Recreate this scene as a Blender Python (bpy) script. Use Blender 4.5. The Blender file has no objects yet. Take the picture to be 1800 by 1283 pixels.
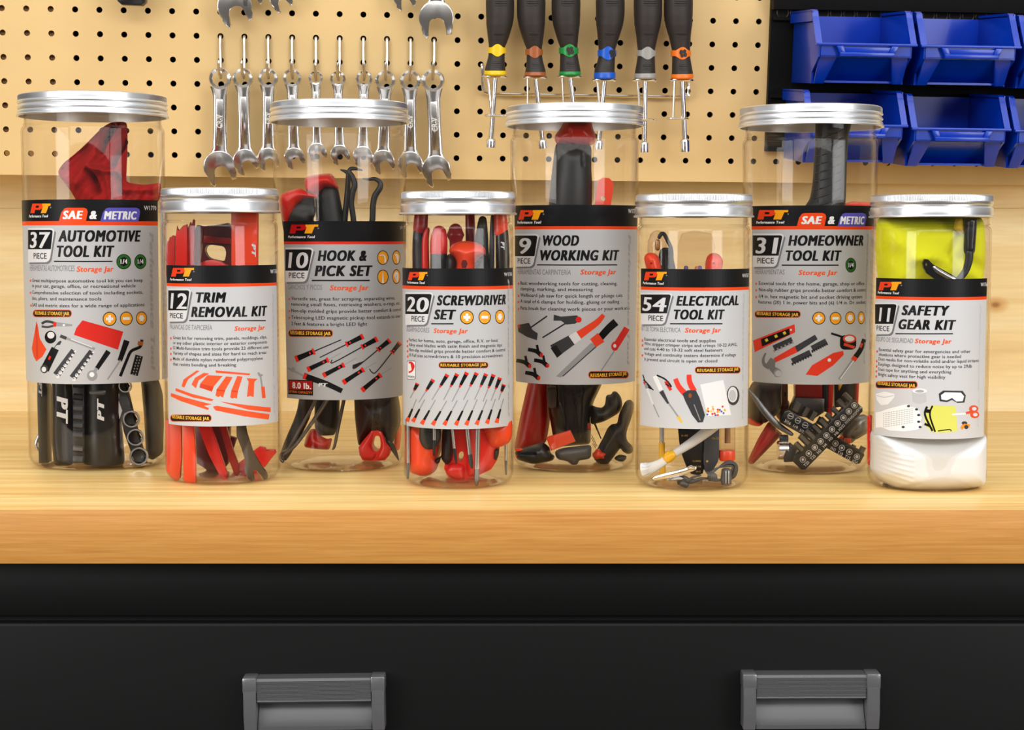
import bpy, bmesh, math, random
from mathutils import Vector, Matrix
random.seed(7)
sc = bpy.context.scene
COL = sc.collection
PI = math.pi
# ------------------------------------------------------------------ camera
FPX = 3000.0
CH = 0.202                                   # camera height above the worktop (z = 0)
TH = math.atan((641.5-415.0)/FPX)            # looks slightly down
cam_d = bpy.data.cameras.new('camera'); cam = bpy.data.objects.new('camera', cam_d); COL.objects.link(cam)
cam_d.sensor_width = 36; cam_d.sensor_fit = 'HORIZONTAL'; cam_d.lens = 36*FPX/1800
cam_d.clip_start = .05; cam_d.clip_end = 50
cam.location = (0, 0, CH); cam.rotation_euler = (PI/2-TH, 0, 0)
sc.camera = cam
# ------------------------------------------------------------------ world, lamps, exposure
sc.view_settings.view_transform = 'Standard'; sc.view_settings.look = 'None'
sc.view_settings.exposure = 0.0; sc.view_settings.gamma = 1.0
w = bpy.data.worlds.new('world'); sc.world = w; w.use_nodes = True
nt = w.node_tree; bg = nt.nodes['Background']
tc = nt.nodes.new('ShaderNodeTexCoord'); sp = nt.nodes.new('ShaderNodeSeparateXYZ'); nt.links.new(tc.outputs['Generated'], sp.inputs[0])
rp = nt.nodes.new('ShaderNodeValToRGB'); nt.links.new(sp.outputs['Z'], rp.inputs['Fac'])     # workshop: dark floor, dim walls, bright ceiling
e = rp.color_ramp.elements; e[0].position = 0; e[0].color = (.16, .14, .12, 1); e[1].position = .75; e[1].color = (1, .98, .94, 1)
k = e.new(.12); k.color = (.42, .40, .38, 1)
nt.links.new(rp.outputs[0], bg.inputs[0]); bg.inputs[1].default_value = .68
def area(name, loc, target, sx, sy, power, color=(1, 1, 1)):
    d = bpy.data.lights.new(name, 'AREA'); d.shape = 'RECTANGLE'; d.size = sx; d.size_y = sy; d.energy = power; d.color = color
    o = bpy.data.objects.new(name, d); COL.objects.link(o); o.location = loc
    o.rotation_euler = (Vector(target)-Vector(loc)).to_track_quat('-Z', 'Y').to_euler()
    return o
area('front_softbox', (0, -.45, 1.22), (0, 1.75, .1), 2.6, .5, 24)
area('overhead_softbox', (0, 1.15, 1.5), (0, 1.6, 0), 2.2, .35, 9)
area('left_softbox', (-1.75, -.3, .56), (.1, 1.6, .15), .9, 1.0, 19)
area('right_softbox', (1.75, -.3, .56), (-.1, 1.6, .15), .9, 1.0, 19)
sc.cycles.transparent_max_bounces = 48
sc.cycles.max_bounces = 12
sc.cycles.caustics_reflective = False; sc.cycles.caustics_refractive = False
# ------------------------------------------------------------------ materials
def lin(c): return tuple(((v/255)/12.92 if v/255 <= .04045 else ((v/255+.055)/1.055)**2.4) for v in c)
MATS = {}
def mat(name, col, rough=.5, metal=0.0, spec=.5, noise=0.0, nscale=300, bump=0.0, coat=0.0):
    if name in MATS: return MATS[name]
    m = bpy.data.materials.new(name); m.use_nodes = True; nt = m.node_tree; b = nt.nodes['Principled BSDF']
    c = lin(col) + (1,)
    b.inputs['Base Color'].default_value = c; b.inputs['Roughness'].default_value = rough; b.inputs['Metallic'].default_value = metal
    b.inputs['Specular IOR Level'].default_value = spec; b.inputs['Coat Weight'].default_value = coat
    if noise or bump:
        tc = nt.nodes.new('ShaderNodeTexCoord'); nz = nt.nodes.new('ShaderNodeTexNoise'); nz.inputs['Scale'].default_value = nscale
        nt.links.new(tc.outputs['Object'], nz.inputs['Vector'])
        if noise:
            mx = nt.nodes.new('ShaderNodeMix'); mx.data_type = 'RGBA'
            mx.inputs[6].default_value = tuple(v*(1-noise) for v in c[:3])+(1,); mx.inputs[7].default_value = tuple(min(1, v*(1+noise)) for v in c[:3])+(1,)
            nt.links.new(nz.outputs['Fac'], mx.inputs[0]); nt.links.new(mx.outputs[2], b.inputs['Base Color'])
        if bump:
            bp = nt.nodes.new('ShaderNodeBump'); bp.inputs['Strength'].default_value = bump; bp.inputs['Distance'].default_value = .0006
            nt.links.new(nz.outputs['Fac'], bp.inputs['Height']); nt.links.new(bp.outputs['Normal'], b.inputs['Normal'])
    MATS[name] = m; return m
def wood(name, c1, c2, c3, stretch=(1.0, 14, 14), scale=5, rough=.4, fine=.35, coat=0.0, knot=None):
    m = bpy.data.materials.new(name); m.use_nodes = True; nt = m.node_tree; b = nt.nodes['Principled BSDF']; L = nt.links.new
    tc = nt.nodes.new('ShaderNodeTexCoord'); mp = nt.nodes.new('ShaderNodeMapping'); mp.inputs['Scale'].default_value = stretch
    L(tc.outputs['Object'], mp.inputs['Vector'])
    n1 = nt.nodes.new('ShaderNodeTexNoise'); n1.inputs['Scale'].default_value = scale; n1.inputs['Detail'].default_value = 6; n1.inputs['Distortion'].default_value = .6
    L(mp.outputs[0], n1.inputs['Vector'])
    r = nt.nodes.new('ShaderNodeValToRGB'); e = r.color_ramp.elements
    e[0].position = .3; e[0].color = lin(c1)+(1,); e[1].position = .72; e[1].color = lin(c3)+(1,)
    k = e.new(.5); k.color = lin(c2)+(1,)
    L(n1.outputs['Fac'], r.inputs['Fac'])
    mp2 = nt.nodes.new('ShaderNodeMapping'); mp2.inputs['Scale'].default_value = (stretch[0]*4, stretch[1]*9, stretch[2]*9); L(tc.outputs['Object'], mp2.inputs['Vector'])
    n2 = nt.nodes.new('ShaderNodeTexNoise'); n2.inputs['Scale'].default_value = scale; n2.inputs['Detail'].default_value = 4; L(mp2.outputs[0], n2.inputs['Vector'])
    r2 = nt.nodes.new('ShaderNodeMapRange'); r2.inputs[1].default_value = .35; r2.inputs[2].default_value = .6; r2.inputs[3].default_value = 1-fine; r2.inputs[4].default_value = 1.0
    L(n2.outputs['Fac'], r2.inputs[0])
    mx = nt.nodes.new('ShaderNodeMix'); mx.data_type = 'RGBA'; mx.blend_type = 'MULTIPLY'; mx.inputs[0].default_value = 1
    L(r.outputs[0], mx.inputs[6]); L(r2.outputs[0], mx.inputs[7]); L(mx.outputs[2], b.inputs['Base Color'])
    if knot:
        vm = nt.nodes.new('ShaderNodeVectorMath'); vm.operation = 'SUBTRACT'; vm.inputs[1].default_value = knot; L(tc.outputs['Object'], vm.inputs[0])
        sc_ = nt.nodes.new('ShaderNodeVectorMath'); sc_.operation = 'MULTIPLY'; sc_.inputs[1].default_value = (.6, 0, 1); L(vm.outputs[0], sc_.inputs[0])
        ln = nt.nodes.new('ShaderNodeVectorMath'); ln.operation = 'LENGTH'; L(sc_.outputs[0], ln.inputs[0])
        kr = nt.nodes.new('ShaderNodeValToRGB'); ke = kr.color_ramp.elements; ke[0].position = .10; ke[0].color = (.42, .24, .10, 1); ke[1].position = .75; ke[1].color = (1, 1, 1, 1); kk_ = ke.new(.3); kk_.color = (.80, .60, .38, 1)
        ml_ = nt.nodes.new('ShaderNodeMath'); ml_.operation = 'MULTIPLY'; ml_.inputs[1].default_value = 70; L(ln.outputs['Value'], ml_.inputs[0]); L(ml_.outputs[0], kr.inputs[0])
        m3 = nt.nodes.new('ShaderNodeMix'); m3.data_type = 'RGBA'; m3.blend_type = 'MULTIPLY'; m3.inputs[0].default_value = 1; L(mx.outputs[2], m3.inputs[6]); L(kr.outputs[0], m3.inputs[7]); L(m3.outputs[2], b.inputs['Base Color'])
    b.inputs['Roughness'].default_value = rough; b.inputs['Coat Weight'].default_value = coat; b.inputs['Coat Roughness'].default_value = .25
    return m
def clear(name, tint, gloss=1.0, rough=.03, edge=None):
    """thin clear plastic: see-through with a facing-dependent sheen and a faint warm tint towards the rim"""
    m = bpy.data.materials.new(name); m.use_nodes = True; nt = m.node_tree; L = nt.links.new
    for n in list(nt.nodes): nt.nodes.remove(n)
    out = nt.nodes.new('ShaderNodeOutputMaterial'); tr = nt.nodes.new('ShaderNodeBsdfTransparent'); gl = nt.nodes.new('ShaderNodeBsdfGlossy')
    gl.inputs['Roughness'].default_value = rough; lw = nt.nodes.new('ShaderNodeLayerWeight'); lw.inputs['Blend'].default_value = .5
    mxc = nt.nodes.new('ShaderNodeMix'); mxc.data_type = 'RGBA'; pw = nt.nodes.new('ShaderNodeMath'); pw.operation = 'POWER'; pw.inputs[1].default_value = 9
    L(lw.outputs['Facing'], pw.inputs[0]); L(pw.outputs[0], mxc.inputs[0])
    mxc.inputs[6].default_value = tint+(1,); mxc.inputs[7].default_value = (edge or (tint[0]*.76, tint[1]*.66, tint[2]*.57))+(1,)
    L(mxc.outputs[2], tr.inputs['Color'])
    p5 = nt.nodes.new('ShaderNodeMath'); p5.operation = 'POWER'; p5.inputs[1].default_value = 4; L(lw.outputs['Facing'], p5.inputs[0])
    ml = nt.nodes.new('ShaderNodeMath'); ml.operation = 'MULTIPLY_ADD'; ml.inputs[1].default_value = .8*gloss; ml.inputs[2].default_value = .035*gloss; L(p5.outputs[0], ml.inputs[0]); ml.use_clamp = True
    mx = nt.nodes.new('ShaderNodeMixShader'); L(ml.outputs[0], mx.inputs[0]); L(tr.outputs[0], mx.inputs[1]); L(gl.outputs[0], mx.inputs[2]); L(mx.outputs[0], out.inputs['Surface'])
    MATS[name] = m; return m
M_BLACK = mat('black_rubber', (21, 21, 23), .45, bump=.15, nscale=900)
M_DARK = mat('black_plastic', (18, 18, 20), .3)
M_GREYB = mat('dark_grey_plastic', (62, 63, 66), .4)
M_RED = mat('red_plastic', (214, 34, 27), .3)
M_RED2 = mat('deep_red_plastic', (168, 18, 18), .32)
M_MAROON = mat('maroon_plastic', (92, 16, 16), .35)
M_ORNG = mat('orange_red_plastic', (232, 66, 30), .32)
M_STEEL = mat('brushed_steel', (196, 197, 200), .28, 1.0)
M_DSTEEL = mat('dark_steel', (120, 120, 122), .35, 1.0)
M_CHROME = mat('polished_chrome', (242, 240, 238), .15, 1.0)
M_ALU = mat('aluminium', (238, 240, 244), .34, 1.0)
M_WHITE = mat('white_print', (246, 246, 246), .5)
M_CLOTH = mat('red_shop_cloth', (172, 30, 28), .95, spec=.1, noise=.25, nscale=900, bump=.6)
M_YELL = mat('yellow_plastic', (236, 178, 22), .35)
M_HIVIS = mat('high_visibility_fabric', (228, 228, 28), .85, spec=.2)
M_GLOVE = mat('white_knit', (222, 222, 222), .95, spec=.1)
M_GBRUSH = mat('pale_grey_plastic', (205, 205, 207), .4)
M_CLEAR = clear('clear_plastic', (.988, .98, .968), .55, .04)
M_BASE = clear('clear_plastic_base', (.955, .90, .86), 1.4, .06)
M_CLEAR2 = clear('clear_tube_plastic', (.93, .88, .86), 1.2, .08)
# ------------------------------------------------------------------ photo geometry helpers (a pixel plus a real depth gives a real point)
CT, ST = math.cos(TH), math.sin(TH)
def ray(px, py):
    xc = (px-900)/FPX; yc = (641.5-py)/FPX
    return Vector((xc, CT+yc*ST, -ST+yc*CT))
def P(px, py, Y):
    d = ray(px, py); t = Y/d.y
    return Vector((d.x*t, Y, CH+d.z*t))
CAMP = Vector((0, 0, CH))
# ------------------------------------------------------------------ mesh builder
ORG = {}
class MB:
    def __init__(s): s.v = []; s.f = []; s.m = []
    def add(s, vs, fs, m=0):
        o = len(s.v); s.v += [Vector(v) for v in vs]; s.f += [tuple(i+o for i in f) for f in fs]; s.m += [m]*len(fs); return s
    def add_bm(s, bm, m=0, mtx=None):
        bm.verts.index_update()
        s.add([(mtx @ v.co if mtx else v.co.copy()) for v in bm.verts], [[v.index for v in f.verts] for f in bm.faces], m); bm.free(); return s
    def build(s, name, mats, parent=None, loc=None, sharp=35, smooth=True):
        if not isinstance(mats, (list, tuple)): mats = [mats]
        if parent is not None: loc = ORG[parent.name]
        if loc is None: loc = (sum((v.x for v in s.v))/len(s.v), sum((v.y for v in s.v))/len(s.v), min(v.z for v in s.v))
        L = Vector(loc)
        me = bpy.data.meshes.new(name); me.from_pydata([v-L for v in s.v], [], s.f)
        for k in mats: me.materials.append(k)
        me.polygons.foreach_set('material_index', s.m)
        bm = bmesh.new(); bm.from_mesh(me); bmesh.ops.recalc_face_normals(bm, faces=bm.faces); bm.to_mesh(me); bm.free()
        if smooth:
            me.polygons.foreach_set('use_smooth', [True]*len(me.polygons)); me.set_sharp_from_angle(angle=math.radians(sharp))
        me.update()
        o = bpy.data.objects.new(name, me); COL.objects.link(o)
        if parent is None: o.location = L
        else: o.parent = parent
        ORG[o.name] = tuple(L)
        return o
def tag(o, label=None, cat=None, group=None, kind=None):
    if label: o['label'] = label
    if cat: o['category'] = cat
    if group: o['group'] = group
    if kind: o['kind'] = kind
    return o
def thing(name, label, cat, loc, group=None):
    o = bpy.data.objects.new(name, None); COL.objects.link(o); o.location = loc; o.empty_display_size = .01; ORG[o.name] = tuple(loc)
    return tag(o, label, cat, group)
def frame(T, ref=Vector((0, 1, 0))):
    T = T.normalized(); U = T.cross(ref)
    if U.length < 1e-4: U = T.cross(Vector((0, 0, 1)))
    U.normalize(); W = U.cross(T).normalized(); return T, U, W
def tube(mb, pts, rad, m=0, n=14, flat=1.0, cap='flat', ref=Vector((0, 1, 0)), closed=False):
    pts = [Vector(p) for p in pts]
    if not isinstance(rad, (list, tuple)): rad = [rad]*len(pts)
    rad = list(rad)
    if cap == 'round' and not closed:
        a, b = pts[0], pts[1]; d = (a-b).normalized(); r = rad[0]; P0 = [a+d*r*math.sin(t) for t in (1.4, 1.0, .5)]; R0 = [r*math.cos(t) for t in (1.4, 1.0, .5)]
        a, b = pts[-1], pts[-2]; d = (a-b).normalized(); r = rad[-1]; P1 = [a+d*r*math.sin(t) for t in (.5, 1.0, 1.4)]; R1 = [r*math.cos(t) for t in (.5, 1.0, 1.4)]
        pts = P0+pts+P1; rad = R0+rad+R1
    vs = []; N = len(pts); U0 = None
    for i, p in enumerate(pts):
        if closed: T = pts[(i+1) % N]-pts[i-1]
        else: T = pts[min(i+1, N-1)]-pts[max(i-1, 0)]
        T.normalize()
        if U0 is None: T, U, W = frame(T, ref)
        else:
            U = U0-T*U0.dot(T); U.normalize(); W = U.cross(T).normalized()
        U0 = U
        for k in range(n):
            a = 2*PI*k/n; vs.append(p+U*(math.cos(a)*rad[i])+W*(math.sin(a)*rad[i]*flat))
    fs = []
    for i in range(N if closed else N-1):
        j = (i+1) % N
        for k in range(n):
            l = (k+1) % n; fs.append((i*n+k, i*n+l, j*n+l, j*n+k))
    if not closed:
        fs.append(tuple(range(n))[::-1]); fs.append(tuple((N-1)*n+k for k in range(n)))
    mb.add(vs, fs, m); return mb
def smooth_path(pts, k=5):
    pts = [Vector(p) for p in pts]; out = []
    for i in range(len(pts)-1):
        p0 = pts[max(i-1, 0)]; p1 = pts[i]; p2 = pts[i+1]; p3 = pts[min(i+2, len(pts)-1)]
        for j in range(k):
            t = j/k; out.append(.5*((2*p1)+(p2-p0)*t+(2*p0-5*p1+4*p2-p3)*t*t+(3*p1-p0-3*p2+p3)*t**3))
    out.append(pts[-1]); return out
def lathe(mb, prof, n=96, m=0, origin=Vector((0, 0, 0)), axis=None, closed=False, knurl=None, mf=None):
    """prof: (radius, height) pairs; axis: 3x3 matrix (columns u, v, axis)"""
    A = axis or Matrix.Identity(3); vs = []
    for j, (r, z) in enumerate(prof):
        for k in range(n):
            rr = r
            if knurl and j in knurl[0]: rr = r+(knurl[1] if (k//knurl[2]) % 2 else 0)
            a = 2*PI*k/n; vs.append(origin+A @ Vector((rr*math.cos(a), rr*math.sin(a), z)))
    N = len(prof); o = len(mb.v); mb.v += vs
    for j in range(N if closed else N-1):
        i2 = (j+1) % N
        for k in range(n):
            l = (k+1) % n; mb.f.append((o+j*n+k, o+j*n+l, o+i2*n+l, o+i2*n+k)); mb.m.append(mf[j] if mf else m)
    if not closed:
        for j, rev in ((0, True), (N-1, False)):
            ids = tuple(o+j*n+k for k in range(n)); mb.f.append(ids[::-1] if rev else ids); mb.m.append(mf[min(j, N-2)] if mf else m)
    return mb
def axis_to(d):
    d = d.normalized(); T, U, W = frame(d, Vector((0, 1, 0)) if abs(d.y) < .9 else Vector((0, 0, 1)))
    return Matrix((U, W, T)).transposed()
def prism(mb, poly, d, m=0, bev=0.0, segs=2, holes=()):
    """poly: 3D points of one (planar) face, pushed along vector d"""
    bm = bmesh.new(); d = Vector(d)
    if holes:
        loops = [list(poly)]+[list(h) for h in holes]
        es = []; 
        for lp in loops:
            vv = [bm.verts.new(p) for p in lp]; es += [bm.edges.new((vv[i], vv[(i+1) % len(vv)])) for i in range(len(vv))]
        r = bmesh.ops.triangle_fill(bm, use_beauty=True, edges=es)
        fs = [g for g in r['geom'] if isinstance(g, bmesh.types.BMFace)]
        r = bmesh.ops.extrude_face_region(bm, geom=fs)
        bmesh.ops.translate(bm, vec=d, verts=[g for g in r['geom'] if isinstance(g, bmesh.types.BMVert)])
        mb.add_bm(bm, m); return mb
    a = [bm.verts.new(p) for p in poly]; b = [bm.verts.new(Vector(p)+d) for p in poly]; n = len(a)
    bm.faces.new(a); bm.faces.new(b[::-1])
    for i in range(n): bm.faces.new((a[i], b[i], b[(i+1) % n], a[(i+1) % n]))
    if bev > 0:
        rim = [e for e in bm.edges if (e.verts[0] in a[:] and e.verts[1] in a[:]) or (e.verts[0] in b[:] and e.verts[1] in b[:])]
        bmesh.ops.bevel(bm, geom=rim, offset=bev, segments=segs, affect='EDGES', profile=.5, clamp_overlap=True)
    mb.add_bm(bm, m); return mb
def box(mb, lo, hi, m=0, bev=0.0, segs=2, mtx=None):
    bm = bmesh.new(); lo = Vector(lo); hi = Vector(hi)
    bmesh.ops.create_cube(bm, size=1, matrix=Matrix.Translation((lo+hi)/2) @ Matrix.Diagonal((*(hi-lo), 1)))
    if bev: bmesh.ops.bevel(bm, geom=list(bm.edges), offset=bev, segments=segs, affect='EDGES', profile=.5, clamp_overlap=True)
    mb.add_bm(bm, m, mtx); return mb
# ------------------------------------------------------------------ lettering
_dg = None
_tcache = {}
def glyphs(s, bold=0.0, shear=0.0, res=3, smear=0.0):
    """2D mesh of a line of text: verts with x in 0..1 over its width and y in cap heights"""
    key = (s, bold, shear, res, smear)
    if key in _tcache: return _tcache[key]
    c = bpy.data.curves.new('lettering', 'FONT'); c.body = s; c.offset = bold; c.shear = shear; c.resolution_u = res; c.fill_mode = 'FRONT'; c.space_character = 1+smear*.9
    o = bpy.data.objects.new('lettering', c); COL.objects.link(o)
    dg = bpy.context.evaluated_depsgraph_get(); dg.update()
    me = bpy.data.meshes.new_from_object(o.evaluated_get(dg))
    vs = [(v.co.x, v.co.y) for v in me.vertices]; fs = [tuple(p.vertices) for p in me.polygons]
    bpy.data.objects.remove(o); bpy.data.meshes.remove(me); bpy.data.curves.remove(c)
    if smear:                                # heavy weight: the outline swept sideways (and a little upwards)
        n0 = len(vs); base = list(vs); bf = list(fs); vs = []; fs = []; steps = [(i/4*smear*.69, j*smear*.22*.69) for i in range(5) for j in (0, 1)] if smear > .06 else [(0, 0), (smear*.69, 0), (smear*.35, smear*.2)]
        for k, (dx, dy) in enumerate(steps):
            vs += [(x+dx, y+dy) for x, y in base]; fs += [tuple(i+k*n0 for i in f) for f in bf]
    x0 = min(v[0] for v in vs); x1 = max(v[0] for v in vs); cap = .69+bold+smear*.15
    nb = n0 if smear else len(vs)            # third value: small step per copy, so that the swept copies never lie in one plane
    r = ([((x-x0)/(x1-x0), y/cap) for x, y in vs], fs, [i//nb for i in range(len(vs))]); _tcache[key] = r; return r
STY = {'T': (0, .22, .19), 'I': (0, .2, .13), 'B': (0, 0, .11), 'S': (.004, 0, .05), 'L': (0, .08, 0), 'N': (0, .12, .08), 'R': (.006, 0, .03)}
# ------------------------------------------------------------------ setting: timber wall behind the bench
M_WALL = wood('pine_boards', (233, 202, 142), (243, 219, 163), (248, 232, 188), (1.2, 8, 10), 2.6, .55, .07, 0, tuple(P(1750, 536, 1.965)-Vector((0, 1.965, 0))))
M_TOP = wood('beech_worktop', (221, 172, 98), (238, 199, 124), (247, 220, 154), (1.5, 26, 26), 2.4, .36, .10, .15)
M_EDGE = wood('worktop_edge_band', (203, 137, 62), (214, 150, 72), (222, 161, 84), (4, 40, 150), 3.0, .42, .12)
M_CAB = mat('black_powder_coat', (10, 10, 10), .5, spec=.22, bump=.05, nscale=1500)
WALLY = 1.965
m = MB()
for z0, z1 in ((-.9, .2338), (.2340, .80)):
    box(m, (-1.15, WALLY, z0), (1.15, WALLY+.03, z1), 0, .0003, 1)
o = tag(m.build('wall_back', M_WALL, None, (0, WALLY, 0)), kind='structure')
# ------------------------------------------------------------------ bench: worktop and black cabinet
YF = 1.252
t = thing('worktop', 'light wooden worktop running under all the jars', 'worktop', (0, YF, -.0405))
m = MB(); box(m, (-1.0, YF+.0012, -.0400), (1.0, WALLY-.0002, 0), 0, .0012, 2); m.build('board', M_TOP, t)
m = MB(); box(m, (-1.0, YF, -.0405), (1.0, YF+.002, -.0002), 0, .0006, 2); tag(m.build('edge_band', M_EDGE, t), 'orange brown edge band')
CY = 1.270
def zpx(py, Y): return P(900, py, Y).z
c = thing('tool_cabinet', 'black steel cabinet with a drawer under the wooden worktop', 'cabinet', (0, CY, -.7))
zr = zpx(1083, CY); zd = zpx(1092, CY)
m = MB(); box(m, (-.95, CY+.004, -.7), (.95, WALLY-.01, -.0412)); box(m, (-.95, CY, zr), (.95, CY+.02, -.0412), 0, .0012, 2); m.build('body', M_CAB, c)
m = MB(); box(m, (-.94, CY-.004, -.42), (.94, CY+.015, zd), 0, .003, 3); dr = m.build('drawer', M_CAB, c)
M_HAL = mat('brushed_grey_aluminium', (104, 104, 105), .5, .5); M_HCAP = mat('dark_chrome_cap', (132, 132, 134), .28, .55, bump=.6, nscale=160)
def handle(x0, x1, yt, yb, tilt):
    """recessed pull: two polished end caps, a ribbed grip bar and a curved scoop below it"""
    Y = CY-.004; A = P(x0, yt, Y-.016); B = P(x1, yt, Y-.016); s = (B.x-A.x)/(x1-x0); z1 = A.z; z0 = z1-(yb-yt)*s; xa, xb = A.x, B.x
    R = Matrix.Translation(Vector(((xa+xb)/2, Y, z1))) @ Matrix.Rotation(tilt, 4, 'Y') @ Matrix.Translation(-Vector(((xa+xb)/2, Y, z1)))
    m = MB(); cw = 25*s
    for a, b in ((xa, xa+cw), (xb-cw, xb)):
        box(m, (a, Y-.016, z1-.012), (b, Y, z1), 1, .0012, 2, R)
        pr = [(Y, z1-.010), (Y-.016, z1-.010), (Y-.0165, z1-.030), (Y-.014, z0-.004), (Y, z0-.004)]
        prism(m, [R @ Vector((a+.0005, y, z)) for y, z in pr], R.to_3x3() @ Vector((b-a-.001, 0, 0)), 1, .0008)
    # grip bar, ribbed
    pf = [(Y, z1-.001), (Y-.0135, z1-.0012)]
    for k in range(15):
        z = z1-.003-k*.0010; pf += [(Y-.0148, z), (Y-.0142, z-.0005)]
    pf += [(Y-.0145, z1-.0185), (Y-.0125, z1-.020), (Y-.009, z1-.020), (Y-.009, z1-.004), (Y, z1-.004)]
    prism(m, [R @ Vector((xa+cw, y, z)) for y, z in pf], R.to_3x3() @ Vector((xb-xa-2*cw, 0, 0)), 0)
    # scoop
    pf = [(Y, z1-.006)]+[(Y-.0010-.010*(k/8)**2.2, z1-.012-(z1-.012-z0)*k/8) for k in range(9)]+[(Y-.0125, z0-.001), (Y-.0125, z0-.004), (Y, z0-.006)]
    prism(m, [R @ Vector((xa+cw, y, z)) for y, z in pf], R.to_3x3() @ Vector((xb-xa-2*cw, 0, 0)), 0)
    return m.build('handle', [M_HAL, M_HCAP], dr, sharp=25)
tag(handle(425, 676, 1191, 1278, -.012), 'left grey metal pull'); tag(handle(1306, 1549, 1185, 1276, -.004), 'right grey metal pull')
# ------------------------------------------------------------------ pegboard, standing slightly off the wall
def rot(a, b, g): return Matrix.Rotation(g, 3, 'Z') @ Matrix.Rotation(a, 3, 'X') @ Matrix.Rotation(b, 3, 'Y')
PR = rot(*(math.radians(v) for v in (5.5310961, .42373315, 4.56961905)))
PO = Vector((-.31211981, 1.84884761, .40144368-.188+CH))
PI_ = PR.transposed()
def PBW(u, v, wv=0.0): return PO+PR @ Vector((u, -wv, v))     # wv: distance out of the board towards the room
def PB(px, py, wv=0.0):
    n = PR @ Vector((0, -1, 0)); o = PO+n*wv; d = ray(px, py); t = (o-CAMP).dot(n)/d.dot(n); q = PI_ @ (CAMP+d*t-PO); return (q.x, q.z)
PIT = .0254
M_PEG = mat('hardboard', (228, 195, 137), .6, spec=.3, noise=.07, nscale=14); M_PEGE = mat('hardboard_core', (104, 66, 36), .9)
m = MB(); NI0, NI1, NJ0, NJ1 = -16, 40, -9, 5; hr = .0032; th_ = .006; K = 16
u0, u1 = (NI0-.5)*PIT, (NI1+.5)*PIT
vb = PB(290, 310)[1]
for i in range(NI0, NI1+1):
    for j in range(NJ0, NJ1+1):
        cu, cv = i*PIT, -j*PIT; vs = []
        sq = []
        for k in range(K):
            a = 2*PI*k/K+PI/4; x, y = math.cos(a), math.sin(a); q = .5*PIT/max(abs(x), abs(y)); sq.append((cu+x*q, cv+y*q))
        if j == NJ1: sq = [(a, vb if b < cv-.45*PIT else b) for a, b in sq]
        for a, b in sq: vs.append(PBW(a, b))
        for r2, wv in ((hr, 0), (hr, -th_)):
            for k in range(K):
                a = 2*PI*k/K+PI/4; vs.append(PBW(cu+math.cos(a)*r2, cv+math.sin(a)*r2, wv))
        for a, b in sq: vs.append(PBW(a, b, -th_))
        fs = []; ms = []
        for k in range(K):
            l = (k+1) % K
            fs += [(k, l, K+l, K+k), (K+k, K+l, 2*K+l, 2*K+k), (2*K+k, 2*K+l, 3*K+l, 3*K+k)]; ms += [0, 1, 0]
        o_ = len(m.v); m.v += vs; m.f += [tuple(q+o_ for q in f) for f in fs]; m.m += ms
vt = (-NJ0+.5)*PIT
for a, b, c_, d_ in ((u0, vb, u1, vb), (u0, vt, u1, vt), (u0, vb, u0, vt), (u1, vb, u1, vt)):
    m.add([PBW(a, b), PBW(c_, d_), PBW(c_, d_, -th_), PBW(a, b, -th_)], [(0, 1, 2, 3)], 0)
peg = tag(m.build('pegboard', [M_PEG, M_PEGE], None, PO, smooth=False), 'tan pegboard full of round holes on the wall above the worktop', 'pegboard')
# furring strips between board and wall
M_FUR = mat('furring_timber', (176, 132, 82), .8, noise=.15, nscale=60)
def strip(ua, ub, va, vb2, label):
    m = MB(); vs = [PBW(a, b, -.0062) for a, b in ((ua, va), (ub, va), (ub, vb2), (ua, vb2))]; q = [Vector((v.x, WALLY-.001, v.z)) for v in vs]
    m.add(vs+q, [(0, 1, 2, 3), (4, 5, 6, 7), (0, 1, 5, 4), (1, 2, 6, 5), (2, 3, 7, 6), (3, 0, 4, 7)])
    return m.build('furring_strip', M_FUR, peg, smooth=False)
strip(-9.6*PIT, -6.5*PIT, -4.6*PIT, 9*PIT, '')
strip(29*PIT, 31*PIT, -4.6*PIT, 9*PIT, '')
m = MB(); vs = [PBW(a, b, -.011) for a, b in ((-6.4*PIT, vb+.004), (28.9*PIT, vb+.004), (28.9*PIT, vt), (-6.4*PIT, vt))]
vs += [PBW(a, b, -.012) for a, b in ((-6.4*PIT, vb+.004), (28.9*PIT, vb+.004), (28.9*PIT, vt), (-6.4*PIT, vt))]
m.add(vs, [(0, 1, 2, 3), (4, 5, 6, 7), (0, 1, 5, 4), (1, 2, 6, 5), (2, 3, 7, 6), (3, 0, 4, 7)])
m.build('gap_shade_sheet', mat('gap_shade_dark', (26, 20, 16), .95), peg, smooth=False)  # dark sheet added to stand in for the shade behind the holes
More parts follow.
